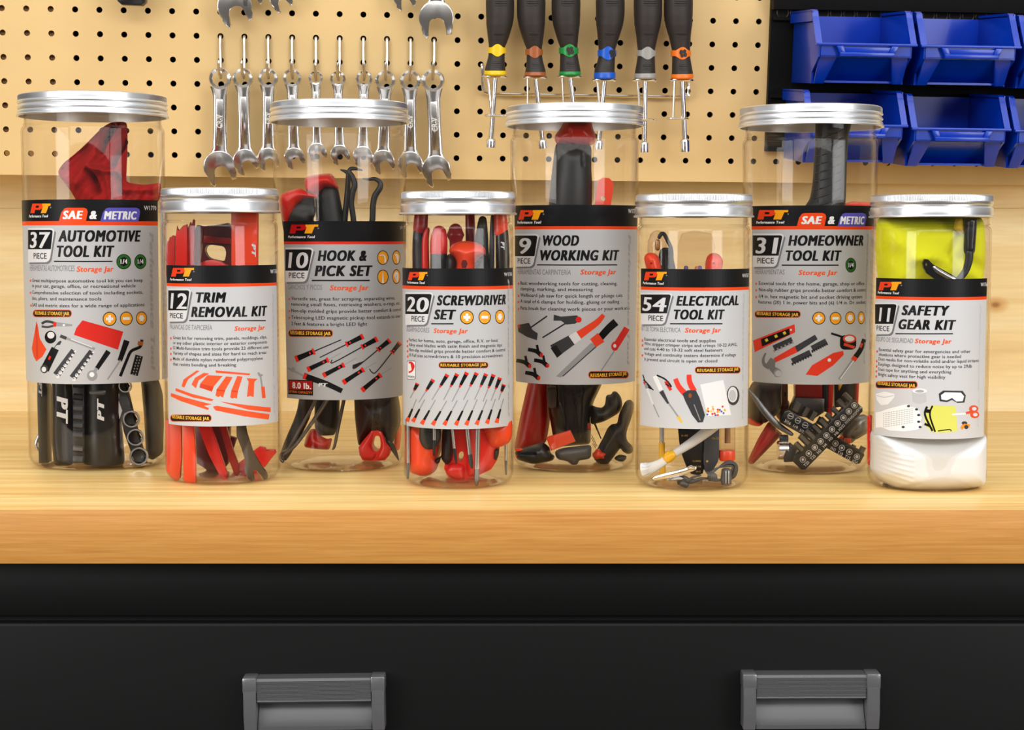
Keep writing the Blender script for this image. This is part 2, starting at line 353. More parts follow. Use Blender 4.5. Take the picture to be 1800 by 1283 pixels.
# ------------------------------------------------------------------ jars
CROPS = {'A': (0, 480, 3.208), 'B': (450, 480, 3.2083), 'C': (880, 480, 3.2065), 'D': (1290, 480, 3.208),
         'a': (0, 140, 3.564), 'b': (450, 140, 3.5646), 'c': (880, 140, 3.563), 'd': (1290, 140, 3.529),
         'e': (890, 640, 6.11), 'f': (1290, 650, 6.416), 'g': (460, 640, 6.11), 'h': (690, 720, 7.5), 'i': (20, 650, 6.0),
         'j': (1500, 720, 6.667), 'k': (280, 730, 8.182), 'l': (1100, 730, 7.826), 'm': (1110, 380, 5.832),
         'q2': (280, 440, 7.127), 'q3': (490, 370, 7.826), 'q4': (700, 450, 8.552), 'q7': (1310, 350, 7.826), 'q8': (1520, 470, 6.109), 'p': (0, 0, 1)}
class Jar:
    def __init__(s, xt, xb, ht, hb, hl, ylt, ylb, ybase, yshould):
        d = ray((xt+xb)/2, ybase); tt = -CH/d.z; yf = d.y*tt
        Yc = yf+.05
        for _ in range(5):
            s.Rb = P(xb+hb, ybase-60, Yc).x-P(xb, ybase-60, Yc).x; Yc = yf+s.Rb-.007
        s.Y = Yc; s.Rt = P(xt+ht, yshould+10, Yc).x-P(xt, yshould+10, Yc).x; s.Rl = P(xt+hl, ylt, Yc).x-P(xt, ylt, Yc).x
        s.X = .5*(P(xt, yshould, Yc).x+P(xb, ybase-40, Yc).x); s.hpx = .5*(ht+hb)
        s.zt = P(xt, ylt, Yc-s.Rl).z; s.zl = P(xt, ylb, Yc-s.Rl).z; s.zs = P(xt, yshould, Yc-s.Rt).z
        s.C = Vector((s.X, Yc, 0)); s.fr = (Vector((0, 0, 0))-Vector((s.X, Yc, 0))); s.fr.z = 0; s.fr.normalize(); s.side = Vector((-s.fr.y, s.fr.x, 0))  # points right when seen from the camera
        if s.side.x < 0: s.side = -s.side
        s.k = CROPS['p']
    def crop(s, c): s.k = CROPS[c]; return s
    def px(s, x, y): return s.k[0]+x/s.k[2], s.k[1]+y/s.k[2]
    def R(s, z): return s.Rb+(s.Rt-s.Rb)*max(0, min(1, z/s.zs))
    def W(s, x, y, t=0.0):
        a, b = s.px(x, y); return P(a, b, s.Y+t*s.Rb)
    def len(s, l, t=0.0): return l/s.k[2]*(s.Y+t*s.Rb)/FPX
    def uv(s, px, py, off=.0006):
        d = ray(px, py); z = .15; R = s.R(z)
        for _ in range(3):
            Rr = R+off; ox, oy = -s.X, -s.Y; a = d.x**2+d.y**2; b = ox*d.x+oy*d.y; c = ox*ox+oy*oy-Rr*Rr; D = b*b-a*c
            tt = (-b-math.sqrt(max(D, 0)))/a; p = CAMP+d*tt; z = p.z; R = s.R(z)
        q = p-s.C; q.z = 0; return math.atan2(q.dot(s.side), q.dot(s.fr))*s.Rm, p.z
M_NAVY = None
def make_jar(name, label, J):
    t = thing(name, label, 'jar', (J.X, J.Y, 0), 'clear storage jars on the worktop')
    Rb, Rt = J.Rb, J.Rt; th = .0009; Rn = Rt*.955
    def side(off):
        return [(J.R(z)-off, z) for z in (.011, J.zs*.33, J.zs*.66, J.zs-.005)]
    def arc(off):
        r0 = .010
        return [(Rb-r0+(r0-off)*math.sin(a), off+ (r0-off)*(1-math.cos(a))+ (0)) for a in (0, .25, .5, .75, 1.0, 1.25, 1.45)]
    outer = [(.0005, .0045), (Rb*.55, .0038), (Rb*.66, .0024), (Rb*.70, .0006)]+arc(0)+side(0)+[(Rt-.0004, J.zs-.003), (Rt-.0014, J.zs-.0012), (Rt-.003, J.zs-.0002), (Rn+.001, J.zs+.0006), (Rn, J.zs+.0016), (Rn, J.zt-.002)]
    inner = [(Rn-th, J.zt-.002), (Rn-th, J.zs+.001), (Rt-.004, J.zs-.0012), (Rt-.0022, J.zs-.0024), (Rt-.0013, J.zs-.005)]+side(th)[::-1][1:]+arc(th)[::-1]+[(Rb*.70, .0016), (Rb*.66, .0034), (Rb*.55, .0048), (.0005, .0055)]
    nn = len(outer)+len(inner); m = MB(); lathe(m, outer+inner, 112, 0, Vector((J.X, J.Y, 0)), mf=[1 if (j < 6 or j > nn-6) else 0 for j in range(nn)]); m.build('body', [M_CLEAR, M_BASE], t, sharp=50)
    # screw lid
    H = J.zt-J.zl; R = J.Rl; T = J.zt; tall = J.zt > .25
    pr = [(.0005, T-.0004), (R-.006, T-.0004), (R-.0045, T), (R-.0018, T-.0001), (R-.0007, T-.0008), (R-.0004, T-.0016), (R-.0004, T-.0048), (R-.0006, T-.0056)]
    if tall:
        for c in (.42, .66): pr += [(R-.0003, T-H*(c-.12)), (R+.0003, T-H*(c-.07)), (R+.0003, T-H*(c-.02)), (R-.0010, T-H*(c+.02)), (R-.0010, T-H*(c+.05))]
        pr += [(R, T-H*.76), (R+.0004, T-H*.82), (R+.0004, T-H*.90), (R+.0012, T-H*.93), (R+.0014, T-H*.96), (R+.0012, T-H), (R-.001, T-H), (R-.001, T-H+.003)]
    else:
        pr += [(R, T-H*.30), (R, T-H*.42), (R-.0004, T-H*.45), (R-.0012, T-H*.48), (R-.0012, T-H*.51), (R-.0002, T-H*.56), (R+.0001, T-H*.60), (R+.0001, T-H*.90), (R+.0010, T-H*.93), (R+.0013, T-H*.965), (R+.0010, T-H), (R-.001, T-H), (R-.001, T-H+.003)]
    pr += [(R-.001, T-.0014), (.0005, T-.0014)]
    m = MB(); lathe(m, pr, 480, 0, Vector((J.X, J.Y, 0)), knurl=((5, 6), -.00045, 1)); m.build('lid', M_ALU, t, sharp=40)
    return t
EPS = .000028
class Label:
    def __init__(s, J, xl, xr, yt, yb, grey, fl=None, frr=None):
        s.J = J; J.Rm = J.R(.15); s.v = []; s.f = []; s.m = []; s.mats = []; s.names = {}; s.z = 1
        xm = (xl+xr)/2
        s.zt = J.uv(xm, yt)[1]; s.zb = J.uv(xm, yb)[1]; ymid = (yt+yb)/2
        s.ua = J.uv(xl, ymid)[0] if fl is None else fl*J.Rm; s.ub = J.uv(xr, ymid)[0] if frr is None else frr*J.Rm
        s.xl, s.xr, s.yt, s.yb = xl, xr, yt, yb
        s.sheet(s.ua, s.ub, grey)
    def sheet(s, ua, ub, grey):
        k = s.mi(grey); N = 140; o = len(s.v)
        for lay in (0, -6):
            for i in range(N+1):
                for z in (s.zb, s.zt): s.v.append((ua+(ub-ua)*i/N, z, lay))
        for b in (0, 2*(N+1)):
            for i in range(N): s.f.append((o+b+2*i, o+b+2*i+2, o+b+2*i+3, o+b+2*i+1)); s.m.append(k)
    def mi(s, col):
        if col not in s.names:
            s.names[col] = len(s.mats); n = 'print_%d_%d_%d' % col
            s.mats.append(mat(n, col, .4, spec=.2))
        return s.names[col]
    def flat(s, loops_or_mesh, col, z=None, mesh=False):
        """a flat patch in (u, z) space, cut finely along u so that it can wrap round the jar"""
        lay = s.z if z is None else z
        if z is None: s.z += 1
        bm = bmesh.new()
        if mesh:
            vs, fs, ks = loops_or_mesh; bv = [bm.verts.new((a, b, k_)) for (a, b), k_ in zip(vs, ks)]
            for f in fs:
                try: bm.faces.new([bv[i] for i in f])
                except ValueError: pass
        else:
            bv = [bm.verts.new((a, b, 0)) for a, b in loops_or_mesh]; bm.faces.new(bv); bmesh.ops.triangulate(bm, faces=bm.faces[:])
        us = [v.co.x for v in bm.verts]; a, b = min(us), max(us); st = .0026
        n = int((b-a)/st)
        for i in range(1, n+1):
            x = a+(b-a)*i/(n+1)
            bmesh.ops.bisect_plane(bm, geom=bm.verts[:]+bm.edges[:]+bm.faces[:], plane_co=(x, 0, 0), plane_no=(1, 0, 0), dist=1e-7)
        bm.verts.index_update(); o = len(s.v); k = s.mi(col)
        s.v += [(v.co.x, v.co.y, lay+v.co.z*.09) for v in bm.verts]
        for f in bm.faces: s.f.append(tuple(o+v.index for v in f.verts)); s.m.append(k)
        bm.free()
    def poly(s, pts, col, z=None):
        q = []; n = len(pts)
        for i in range(n):
            a = s.J.px(*pts[i]); b = s.J.px(*pts[(i+1) % n]); d = max(1, int(math.hypot(b[0]-a[0], b[1]-a[1])/4))
            for k in range(d): q.append(s.J.uv(a[0]+(b[0]-a[0])*k/d, a[1]+(b[1]-a[1])*k/d))
        out = [q[0]]
        for p in q[1:]:
            if abs(p[0]-out[-1][0])+abs(p[1]-out[-1][1]) > 1e-6: out.append(p)
        if len(out) > 2:
            try: s.flat(out, col, z)
            except ValueError: pass
    def line(s, pts, w, col, z=None, w2=None):
        if len(pts) > 2: pts = [(q.x, q.y) for q in smooth_path([(a, b, 0) for a, b in pts], 5)]
        n = len(pts); L = []; Rr = []
        for i, p in enumerate(pts):
            a = pts[max(i-1, 0)]; b = pts[min(i+1, n-1)]; dx, dy = b[0]-a[0], b[1]-a[1]; l = math.hypot(dx, dy) or 1
            ww = (w if w2 is None else w+(w2-w)*i/(n-1))/2; L.append((p[0]-dy/l*ww, p[1]+dx/l*ww)); Rr.append((p[0]+dy/l*ww, p[1]-dx/l*ww))
        s.poly(L+Rr[::-1], col, z)
    def circ(s, x, y, rx, ry, col, z=None, n=24):
        s.poly([(x+rx*math.cos(2*PI*k/n), y+ry*math.sin(2*PI*k/n)) for k in range(n)], col, z)
    def rrect(s, x0, y0, x1, y1, r, col, z=None, slant=0):
        pts = []
        for cx, cy, a0 in ((x1-r, y0+r, -PI/2), (x1-r, y1-r, 0), (x0+r, y1-r, PI/2), (x0+r, y0+r, PI)):
            for k in range(5): a = a0+PI/2*k/4; pts.append((cx+r*math.cos(a)+slant*(y1-cy)/(y1-y0), cy+r*math.sin(a)))
        s.poly(pts, col, z)
    def text(s, st, x0, x1, y, cap, col, sty='S', z=None, flip=False):
        a = s.J.px(x0, y); b = s.J.px(x1, y); xm = (a[0]+b[0])/2; cp = cap/s.J.k[2]
        ua = s.J.uv(a[0], a[1])[0]; ub = s.J.uv(b[0], b[1])[0]; zb = s.J.uv(xm, a[1])[1]; zc = s.J.uv(xm, a[1]-cp)[1]
        bold, sh, sm = STY[sty]; vs, fs, ks = glyphs(st, bold, sh, 2 if cp < 9 else 4, sm)
        s.flat(([(ua+x*(ub-ua), zb+y_*(zc-zb)) for x, y_ in vs], fs, ks), col, z, mesh=True)
    def vtext(s, st, x, y0, y1, w, col, sty='T', z=None):
        """reads downwards along the right edge; w: letter height in crop px"""
        a = s.J.px(x, y0); b = s.J.px(x, y1); u0 = s.J.uv(a[0], a[1])[0]; za = s.J.uv(*a)[1]; zb = s.J.uv(*b)[1]
        wu = w/s.J.k[2]*s.J.Y/FPX; vs, fs, ks = glyphs(st, STY[sty][0], STY[sty][1], 3, STY[sty][2])
        s.flat(([(u0+y_*wu, za+x_*(zb-za)) for x_, y_ in vs], fs, ks), col, z, mesh=True)
    def build(s, parent):
        J = s.J; V = []
        for u, z, lay in s.v:
            a = u/J.Rm; r = J.R(z)+.0006+lay*EPS; V.append(J.C+(J.fr*math.cos(a)+J.side*math.sin(a))*r+Vector((0, 0, z)))
        m = MB(); m.v = V; m.f = s.f; m.m = s.m
        o = m.build('label', s.mats, parent, smooth=False)
        # print faces must look outwards
        return o
C_BLK = (18, 18, 20); C_ORG = (240, 74, 22); C_AMB = (250, 166, 26); C_RED = (222, 40, 26); C_WHT = (238, 238, 238); C_TXT = (46, 46, 50); C_GRY = (120, 120, 124)
C_PALE = (222, 222, 224); C_SH = (120, 120, 122); C_PUR = (92, 86, 184); C_GRN = (40, 106, 40); C_WM = (166, 167, 173); C_STL = (150, 151, 155); C_DGR = (60, 60, 63)
def header(L, xb, y_or0, y_or1, red=C_ORG):
    """black band with an orange rule, in photo px"""
    J = L.J; J.crop('p'); xm = (L.xl+L.xr)/2; z0 = J.uv(xm, y_or0)[1]; z1 = J.uv(xm, y_or1)[1]
    def band(za, zb, col, z): 
        N = 8; L.flat([(L.ua+(L.ub-L.ua)*i/N, za) for i in range(N+1)]+[(L.ub+(L.ua-L.ub)*i/N, zb) for i in range(N+1)], col, z)
    band(z0, L.zt, C_BLK, 1); band(z1, z0, red, 1)
def logo(L, crop, px0, px1, tx0, tx1, y1, cap, ty, tcap, red=(236, 66, 28)):
    L.J.crop(crop); L.z = 2
    # slanted block letters
    h = cap; y0 = y1-h; sl = .22*h; wP = (px1-px0)*.56
    def q(x, y): return (px0+x*wP+sl*(1-y), y0+y*h)
    L.poly([q(0, 1), q(0, 0), q(.8, 0), q(.98, .14), q(.98, .46), q(.78, .66), q(.36, .66), q(.36, 1)], red, 2)
    L.poly([q(.36, .44), q(.36, .22), q(.62, .22), q(.62, .44)], C_BLK, 3)
    a = px0+wP*.86
    L.poly([(a+sl, y0), (px1, y0), (px1-.02*h, y0+.24*h), (a+.6*wP+sl*.8, y0+.24*h), (a+.52*wP, y1), (a+.06*wP, y1), (a+.12*wP+sl*.7, y0+.3*h), (a+.05*wP+sl*.8, y0+.24*h)], C_AMB, 4)
    L.circ(px1-.02*h, y0+.42*h, .09*h, .09*h, C_GRY, 3, 10)
    L.text('Performance Tool', tx0, tx1, ty, tcap, C_WHT, 'I', 3)
def numbox(L, crop, x0, xr_top, xr_bot, y0, ym, y1, num, nx0, nx1, ny, ncap, px0, px1, py, pcap):
    J = L.J.crop(crop); r = (y1-y0)*.10; b = (y1-y0)*.022
    def shape(d, yb, dx=0, dy=0):
        f = lambda y: xr_top+(xr_bot-xr_top)*(y-y0)/(y1-y0)
        pts = [(x0+dx, y0-d+dy), (f(y0)-r+dx, y0-d+dy)]+[(f(y0)-r+dx+(r+d)*math.sin(a), y0+r+dy-(r+d)*math.cos(a)) for a in (.4, .8, 1.2)]
        if yb >= y1-1: pts += [(f(y1)-r*1.6+dx+(r*1.4+d)*math.cos(a), y1-r*1.4+dy+(r*1.4+d)*math.sin(a)) for a in (.1, .5, .9, 1.3)]+[(x0+dx, y1+d+dy)]
        else: pts += [(f(yb)+d*.5+dx, yb+dy), (x0+dx, yb+dy)]
        return pts
    L.poly(shape(b*1.6, y1, b*2.2, b*2.6), C_SH, 1); L.poly(shape(b*1.6, y1), C_PALE, 2); L.poly(shape(-b, ym), C_BLK, 3)
    L.text(num, nx0, nx1, ny, ncap, C_PALE, 'N', 4); L.text('PIECE', px0, px1, py, pcap, C_BLK, 'R', 3)
def pill(L, crop, x0, x1, y0, y1):
    L.J.crop(crop); h = y1-y0; L.rrect(x0, y0, x1, y1, h*.42, (226, 92, 40), 2); L.rrect(x0+h*.09, y0+h*.09, x1-h*.09, y1-h*.09, h*.36, (30, 22, 20), 3)
    L.text('REUSABLE STORAGE JAR', x0+h*.3, x1-h*.3, y1-h*.28, h*.46, (252, 190, 60), 'B', 4)
def bullets(L, crop, rows, cap=19.5):
    L.J.crop(crop)
    for st, x0, x1, y, dot in rows:
        L.text(st, x0, x1, y, cap, C_TXT, 'S', 2)
        if dot: L.circ(dot, y-cap*.5, 4.6, 7.5, (236, 84, 50), 2, 12)
def icon(L, crop, x, y, rx, ry, kind):
    L.J.crop(crop); L.circ(x, y, rx, ry, C_BLK, 2); L.circ(x, y, rx*.88, ry*.88, (246, 166, 40), 3)
    W = C_WHT
    if kind == '+':
        for a, b in ((.52, .2), (.2, .52)): L.poly([(x-rx*a, y-ry*b), (x+rx*a, y-ry*b), (x+rx*a, y+ry*b), (x-rx*a, y+ry*b)], W, 4 if a > b else 5)
    elif kind == '-': L.poly([(x-rx*.55, y-ry*.2), (x+rx*.55, y-ry*.2), (x+rx*.55, y+ry*.2), (x-rx*.55, y+ry*.2)], W, 4)
    elif kind == 'hex': L.circ(x, y, rx*.55, ry*.55, W, 4, 6)
    elif kind == '*': L.poly([(x+rx*(.55 if k % 2 else .4)*math.sin(k*PI/6), y+ry*(.55 if k % 2 else .4)*math.cos(k*PI/6)) for k in range(12)], W, 4)
    elif kind == 'q1': L.line([(x-rx*.6, y-ry*.3), (x+rx*.1, y-ry*.35), (x+rx*.38, y), (x+rx*.4, y+ry*.7)], rx*.12, W, 4, rx*.3)
    elif kind == 'q2': L.line([(x-rx*.5, y-ry*.4), (x+rx*.1, y-ry*.45), (x+rx*.4, y-ry*.1), (x+rx*.3, y+ry*.75)], rx*.12, W, 4, rx*.3)
    elif kind == 'q3': L.line([(x, y-ry*.7), (x, y+ry*.85)], rx*.06, W, 4, rx*.34)
    elif kind == 'q4': L.line([(x-rx*.55, y-ry*.1), (x-rx*.2, y-ry*.55), (x+rx*.3, y-ry*.45), (x+rx*.35, y+ry*.1), (x+rx*.25, y+ry*.75)], rx*.14, W, 4, rx*.3)
def green(L, crop, x, y, rx, ry):
    L.J.crop(crop); L.circ(x, y, rx, ry, C_BLK, 2); L.circ(x, y, rx*.9, ry*.9, C_GRN, 3); L.circ(x, y, rx*.62, ry*.62, C_BLK, 4, 8); L.text('1/4', x-rx*.45, x+rx*.5, y+ry*.28, ry*.6, C_WHT, 'B', 5)
def titles(L, crop, rows, ul, es, sj):
    L.J.crop(crop)
    for st, x0, x1, y, cap in rows: L.text(st, x0, x1, y, cap, C_BLK, 'T', 2)
    x0, x1, y, wd = ul; L.line([(x0, y), ((x0+x1)/2, y+1), (x1, y)], wd, C_BLK, 2)
    L.text(es[0], es[1], es[2], es[3], es[4], C_GRY, 'L', 2)
    L.text('Storage Jar', sj[0], sj[1], sj[2], sj[3], (238, 88, 34), 'I', 2)
def saemetric(L, crop, sx0, sx1, mx0, mx1, y0, y1, st, am, mt, cap, yb):
    L.J.crop(crop)
    for x0, x1, col in ((sx0, sx1, C_ORG), (mx0, mx1, C_PUR)):
        h = y1-y0; L.poly([(x0, y1), (x0+h*.18, y0+h*.35), (x0+h*.4, y0+h*.06), (x0+h*.6, y0), (x1-h*.3, y0), (x1-h*.08, y0+h*.08), (x1, y0+h*.3), (x1-h*.14, y1)], col, 2)
    L.text('SAE', st[0], st[1], yb, cap, C_WHT, 'T', 3); L.text('&', am[0], am[1], yb, cap, C_WHT, 'T', 3); L.text('METRIC', mt[0], mt[1], yb+3, cap, C_WHT, 'T', 3)
def drv(L, hx, hy, tx, ty, w, hl=.45, tip=None, hc=C_BLK, ec=C_RED, sc_=C_STL):
    """printed screwdriver: handle end (hx, hy) to tip (tx, ty)"""
    dx, dy = tx-hx, ty-hy; f = lambda t: (hx+dx*t, hy+dy*t)
    L.line([f(hl*.9), f(1)], w*.26, sc_, 2, w*.2); L.line([f(hl*.72), f(hl)], w*.55, ec, 3, w*.45)
    L.line([f(0), f(hl*.1), f(hl*.3), f(hl*.55), f(hl*.85)], w, hc, 4, w*.6); L.line([f(0), f(hl*.16)], w*.95, ec, 5, w*.8)
    if tip: L.line([f(1)]+tip, w*.2, sc_, 2, w*.12)
# ------------------------------------------------------------------ the eight jars and their printed labels
JS = {1: Jar(168, 170, 123, 119, 128.5, 158, 197.5, 828, 214), 2: Jar(389.5, 390, 100, 99.5, 103, 328.7, 373, 852.5, 387),
      3: Jar(600, 597.5, 117, 108, 121, 172, 208, 830, 226), 4: Jar(806.5, 805, 96.5, 96.5, 101, 334.7, 376.5, 860, 391),
      5: Jar(1009.5, 1009, 113, 106.5, 120.5, 178.5, 215, 831, 233), 6: Jar(1221, 1214, 99.5, 98.5, 103, 339.5, 381, 863, 395),
      7: Jar(1424.5, 1417, 118, 107.5, 124.5, 180, 217, 834.7, 236), 8: Jar(1640, 1625, 103.5, 102, 105.5, 340.5, 381.5, 865.5, 396)}
JL = {1: 'tall clear jar whose grey label reads 37 piece AUTOMOTIVE TOOL KIT', 2: 'short clear jar whose pale label reads 12 piece TRIM REMOVAL KIT',
      3: 'tall clear jar whose grey label reads 10 piece HOOK & PICK SET', 4: 'short clear jar whose grey label reads 20 piece SCREWDRIVER SET',
      5: 'tall clear jar whose grey label reads 9 piece WOOD WORKING KIT', 6: 'short clear jar whose pale label reads 54 piece ELECTRICAL TOOL KIT',
      7: 'tall clear jar whose grey label reads 31 piece HOMEOWNER TOOL KIT', 8: 'short clear jar whose pale label reads 11 piece SAFETY GEAR KIT'}
JO = {k: make_jar('storage_jar', JL[k], JS[k]) for k in JS}
# ---- 37 piece automotive
L = Label(JS[1], 50, 279, 350.5, 675, (190, 191, 194), fl=-1.7)
header(L, 50, 388.5, 396)
logo(L, 'a', 190, 318, 183, 302, 836, 60, 863, 17)
saemetric(L, 'a', 368, 550, 628, 878, 802, 890, (392, 522), (560, 608), (650, 858), 52, 873)
L.J.crop('a'); L.text('W1770', 902, 978, 817, 27, C_PALE, 'R', 2)
numbox(L, 'a', 176, 336, 312, 936, 1062, 1138, '37', 188, 318, 1054, 100, 212, 293, 1122, 36)
titles(L, 'a', [('AUTOMOTIVE', 365, 883, 1015, 72), ('TOOL KIT', 357, 718, 1111, 72)], (338, 705, 1138, 7), ('HERRAMIENTAS AUTOMOTRICES', 188, 468, 1199, 36), (480, 713, 1203, 34))
green(L, 'a', 775, 1140, 46, 48); green(L, 'a', 879, 1140, 38, 47)
bullets(L, 'A', [('Great multipurpose automotive tool kit you can keep', 182, 805, 53, 173), ('in your car, garage, office, or recreational vehicle', 182, 765, 84, 0), ('Comprehensive selection of tools including sockets,', 182, 806, 121, 173), ('bits, pliers, and maintenance tools', 182, 572, 155, 0), ('SAE and metric sizes for a wide range of applications', 182, 815, 193, 175)])
pill(L, 'A', 185, 405, 206, 249)
for a in ((618, 258, 39, 40, '+'), (712, 256, 36, 39, '-'), (798, 254, 31, 38, '*')): icon(L, 'A', *a)
J = L.J.crop('A'); L.z = 2
L.poly([(206, 268), (214, 300), (225, 370), (262, 430), (240, 470), (205, 498), (190, 470), (179, 425), (196, 330)], (226, 76, 40), 2); L.line([(207, 290), (210, 480)], 4, (180, 50, 30), 3)
L.line([(235, 285), (265, 272), (310, 282)], 14, C_DGR, 2); L.line([(235, 300), (270, 304), (312, 294)], 12, (70, 70, 72), 2); L.line([(300, 288), (318, 290)], 26, C_RED, 3); L.line([(318, 288), (370, 292), (408, 294)], 24, C_STL, 2, 10); L.circ(360, 293, 7, 6, C_WHT, 3)
L.circ(285, 361, 33, 36, C_BLK, 2); L.circ(287, 350, 20, 19, C_PALE, 3)
L.poly([(465, 266), (695, 330), (665, 432), (417, 348), (430, 310)], (214, 44, 36), 2)
L.line([(340, 354), (535, 428)], 14, C_STL, 2); L.line([(340, 354), (375, 368)], 18, C_DGR, 3); L.line([(400, 372), (520, 418)], 4, C_WHT, 3)
L.line([(312, 425), (252, 545)], 44, C_BLK, 2, 50); L.circ(250, 540, 22, 24, C_DGR, 3); L.circ(248, 543, 13, 15, C_PALE, 4); L.line([(284, 468), (276, 488)], 12, C_RED, 4); L.line([(300, 430), (330, 390), (345, 385), (335, 405)], 4, C_DGR, 2)
for x0, y0, x1, y1 in ((415, 435, 318, 575), (517, 440, 410, 592)):
    L.line([(x0, y0), (x1, y1)], 30, C_DGR, 2, 42)
    for k in range(8):
        t = k/7; x, y = x0+8+(x1-x0)*t, y0+6+(y1-y0)*t; L.circ(x, y, 7+4*t, 7+5*t, C_PALE, 3, 10); L.circ(x-3, y-4, 4+2*t, 3+2*t, C_STL, 4, 8)
L.line([(612, 440), (545, 540)], 30, C_BLK, 2, 24); L.circ(520, 578, 30, 30, C_STL, 3); L.circ(518, 572, 14, 14, C_WHT, 4); L.line([(545, 535), (530, 562)], 18, C_STL, 4)
L.line([(715, 380), (675, 495)], 34, C_BLK, 2, 26); L.line([(680, 490), (606, 600)], 9, C_STL, 2)
L.line([(800, 375), (790, 415), (740, 440), (715, 490), (678, 582)], 17, C_BLK, 2); L.line([(793, 385), (790, 408)], 30, (170, 92, 50), 3)
L.line([(785, 465), (755, 575)], 44, C_BLK, 2)
for k in range(7):
    for q in (-8, 8): L.circ(783-4.4*k+q, 475+16*k, 4, 5, C_STL, 3, 8)
L.J.crop('p'); L.vtext('Performance Tool', 262.5, 408, 652, 11, C_WM)
L.sheet(JS[1].uv(283.4, 500)[0], 1.7*JS[1].Rm, (214, 215, 217)); L.vtext('Performance Tool', 284.2, 372, 650, 6, (176, 177, 180), 'T', 2)
L.build(JO[1])
# ---- 12 piece trim removal
L = Label(JS[2], 294.5, 487.5, 466.5, 749.5, (200, 201, 204))
header(L, 0, 498.6, 504)
logo(L, 'q2', 148, 437, 135, 405, 328, 108, 380, 30)
L.text('W1769', 1390, 1478, 287, 50, C_PALE, 'R', 2)
numbox(L, 'q2', 114, 387, 335, 492, 752, 880, '12', 140, 346, 732, 195, 135, 298, 850, 64)
titles(L, 'q2', [('TRIM', 460, 842, 655, 130), ('REMOVAL KIT', 398, 1352, 835, 130)], (375, 1335, 880, 15), ('PALANCAS DE TAPICERÍA', 135, 662, 996, 62), (940, 1322, 1003, 58))
bullets(L, 'A', [('Great kit for removing trim, panels, moldings, clips,', 976, 1505, 377, 964), ('or any other plastic interior or exterior components', 976, 1506, 406, 0), ('12 Multi-function trim tools provide 22 different uses', 976, 1514, 435, 964), ('Variety of shapes and sizes for hard to reach areas', 976, 1502, 465, 964), ('Made of durable nylon reinforced polypropylene', 976, 1482, 497, 964), ('that resists bending and breaking', 976, 1332, 527, 0)], 18)
pill(L, 'A', 960, 1193, 797, 838); L.J.crop('A'); T = (238, 90, 48); T2 = (214, 66, 34)
for p in ([(1110, 548), (1125, 552), (1060, 600), (1040, 645), (1024, 638), (1035, 600)], [(1150, 562), (1180, 566), (1120, 605), (1105, 650), (1080, 628), (1100, 590)], [(1215, 548), (1410, 566), (1408, 576), (1218, 562)],
          [(1170, 575), (1255, 580), (1205, 640), (1195, 668), (1125, 645), (1130, 622)], [(1275, 582), (1312, 586), (1270, 660), (1258, 702), (1240, 692), (1232, 700), (1215, 690), (1222, 655)], [(1338, 580), (1368, 584), (1342, 665), (1336, 708), (1322, 702), (1312, 708), (1298, 700), (1305, 660)],
          [(1390, 592), (1452, 596), (1434, 614), (1430, 700), (1412, 692), (1392, 698), (1402, 612)], [(990, 648), (1080, 680), (1205, 712), (1195, 722), (1090, 702), (990, 664)], [(965, 676), (1040, 700), (1195, 740), (1150, 748), (1180, 762), (1172, 772), (1020, 722), (962, 694)],
          [(1240, 724), (1400, 745), (1526, 758), (1526, 784), (1400, 770)], [(1200, 752), (1225, 748), (1400, 778), (1520, 796), (1515, 826), (1380, 808), (1215, 774)]):
    L.poly(p, T, 2)
for p in ([(1125, 645), (1130, 622), (1205, 640), (1195, 668)], [(1222, 655), (1270, 660), (1268, 668), (1221, 664)], [(1305, 660), (1342, 665), (1341, 672), (1304, 668)]): L.poly(p, T2, 3)
L.line([(1468, 575), (1478, 640)], 9, C_STL, 2); L.line([(1455, 560), (1466, 580), (1480, 572)], 10, C_STL, 3); L.line([(1482, 640), (1488, 705)], 20, T, 3)
L.J.crop('p'); L.vtext('Performance Tool', 478.5, 515, 728, 6, (186, 187, 192)); L.build(JO[2])
# ---- 10 piece hook and pick
L = Label(JS[3], 501.5, 714, 388.5, 703, (172, 173, 175), frr=1.7)
header(L, 0, 424.5, 429.5, (226, 48, 28))
logo(L, 'q3', 148, 545, 130, 498, 315, 122, 380, 36, (204, 16, 22))
L.text('W1771', 1665, 1745, 262, 52, (150, 150, 152), 'R', 2)
numbox(L, 'q3', 92, 468, 385, 525, 828, 968, '10', 130, 408, 790, 215, 140, 355, 930, 76)
titles(L, 'q3', [('HOOK &', 535, 1212, 695, 148), ('PICK SET', 493, 1290, 903, 148)], (455, 1253, 962, 18), ('GANCHOS Y PICOS', 132, 597, 1088, 70), (700, 1238, 1096, 70))
icon(L, 'q3', 1432, 648, 78, 100, 'q1'); icon(L, 'q3', 1618, 646, 55, 100, 'q2'); icon(L, 'q3', 1432, 914, 78, 102, 'q3'); icon(L, 'q3', 1618, 908, 55, 102, 'q4')
bullets(L, 'B', [('Versatile set, great for scraping, separating wires,', 200, 783, 155, 188), ('removing small fuses, retrieving washers, o-rings, etc.', 200, 812, 187, 0), ('Non-slip molded grips provide better comfort & control', 200, 816, 224, 188), ('Telescoping LED magnetic pickup tool extends to over', 200, 814, 262, 188), ('2 feet & features a bright LED light', 200, 627, 298, 0)])
pill(L, 'B', 182, 434, 318, 361); L.J.crop('B'); R3 = (226, 40, 30)
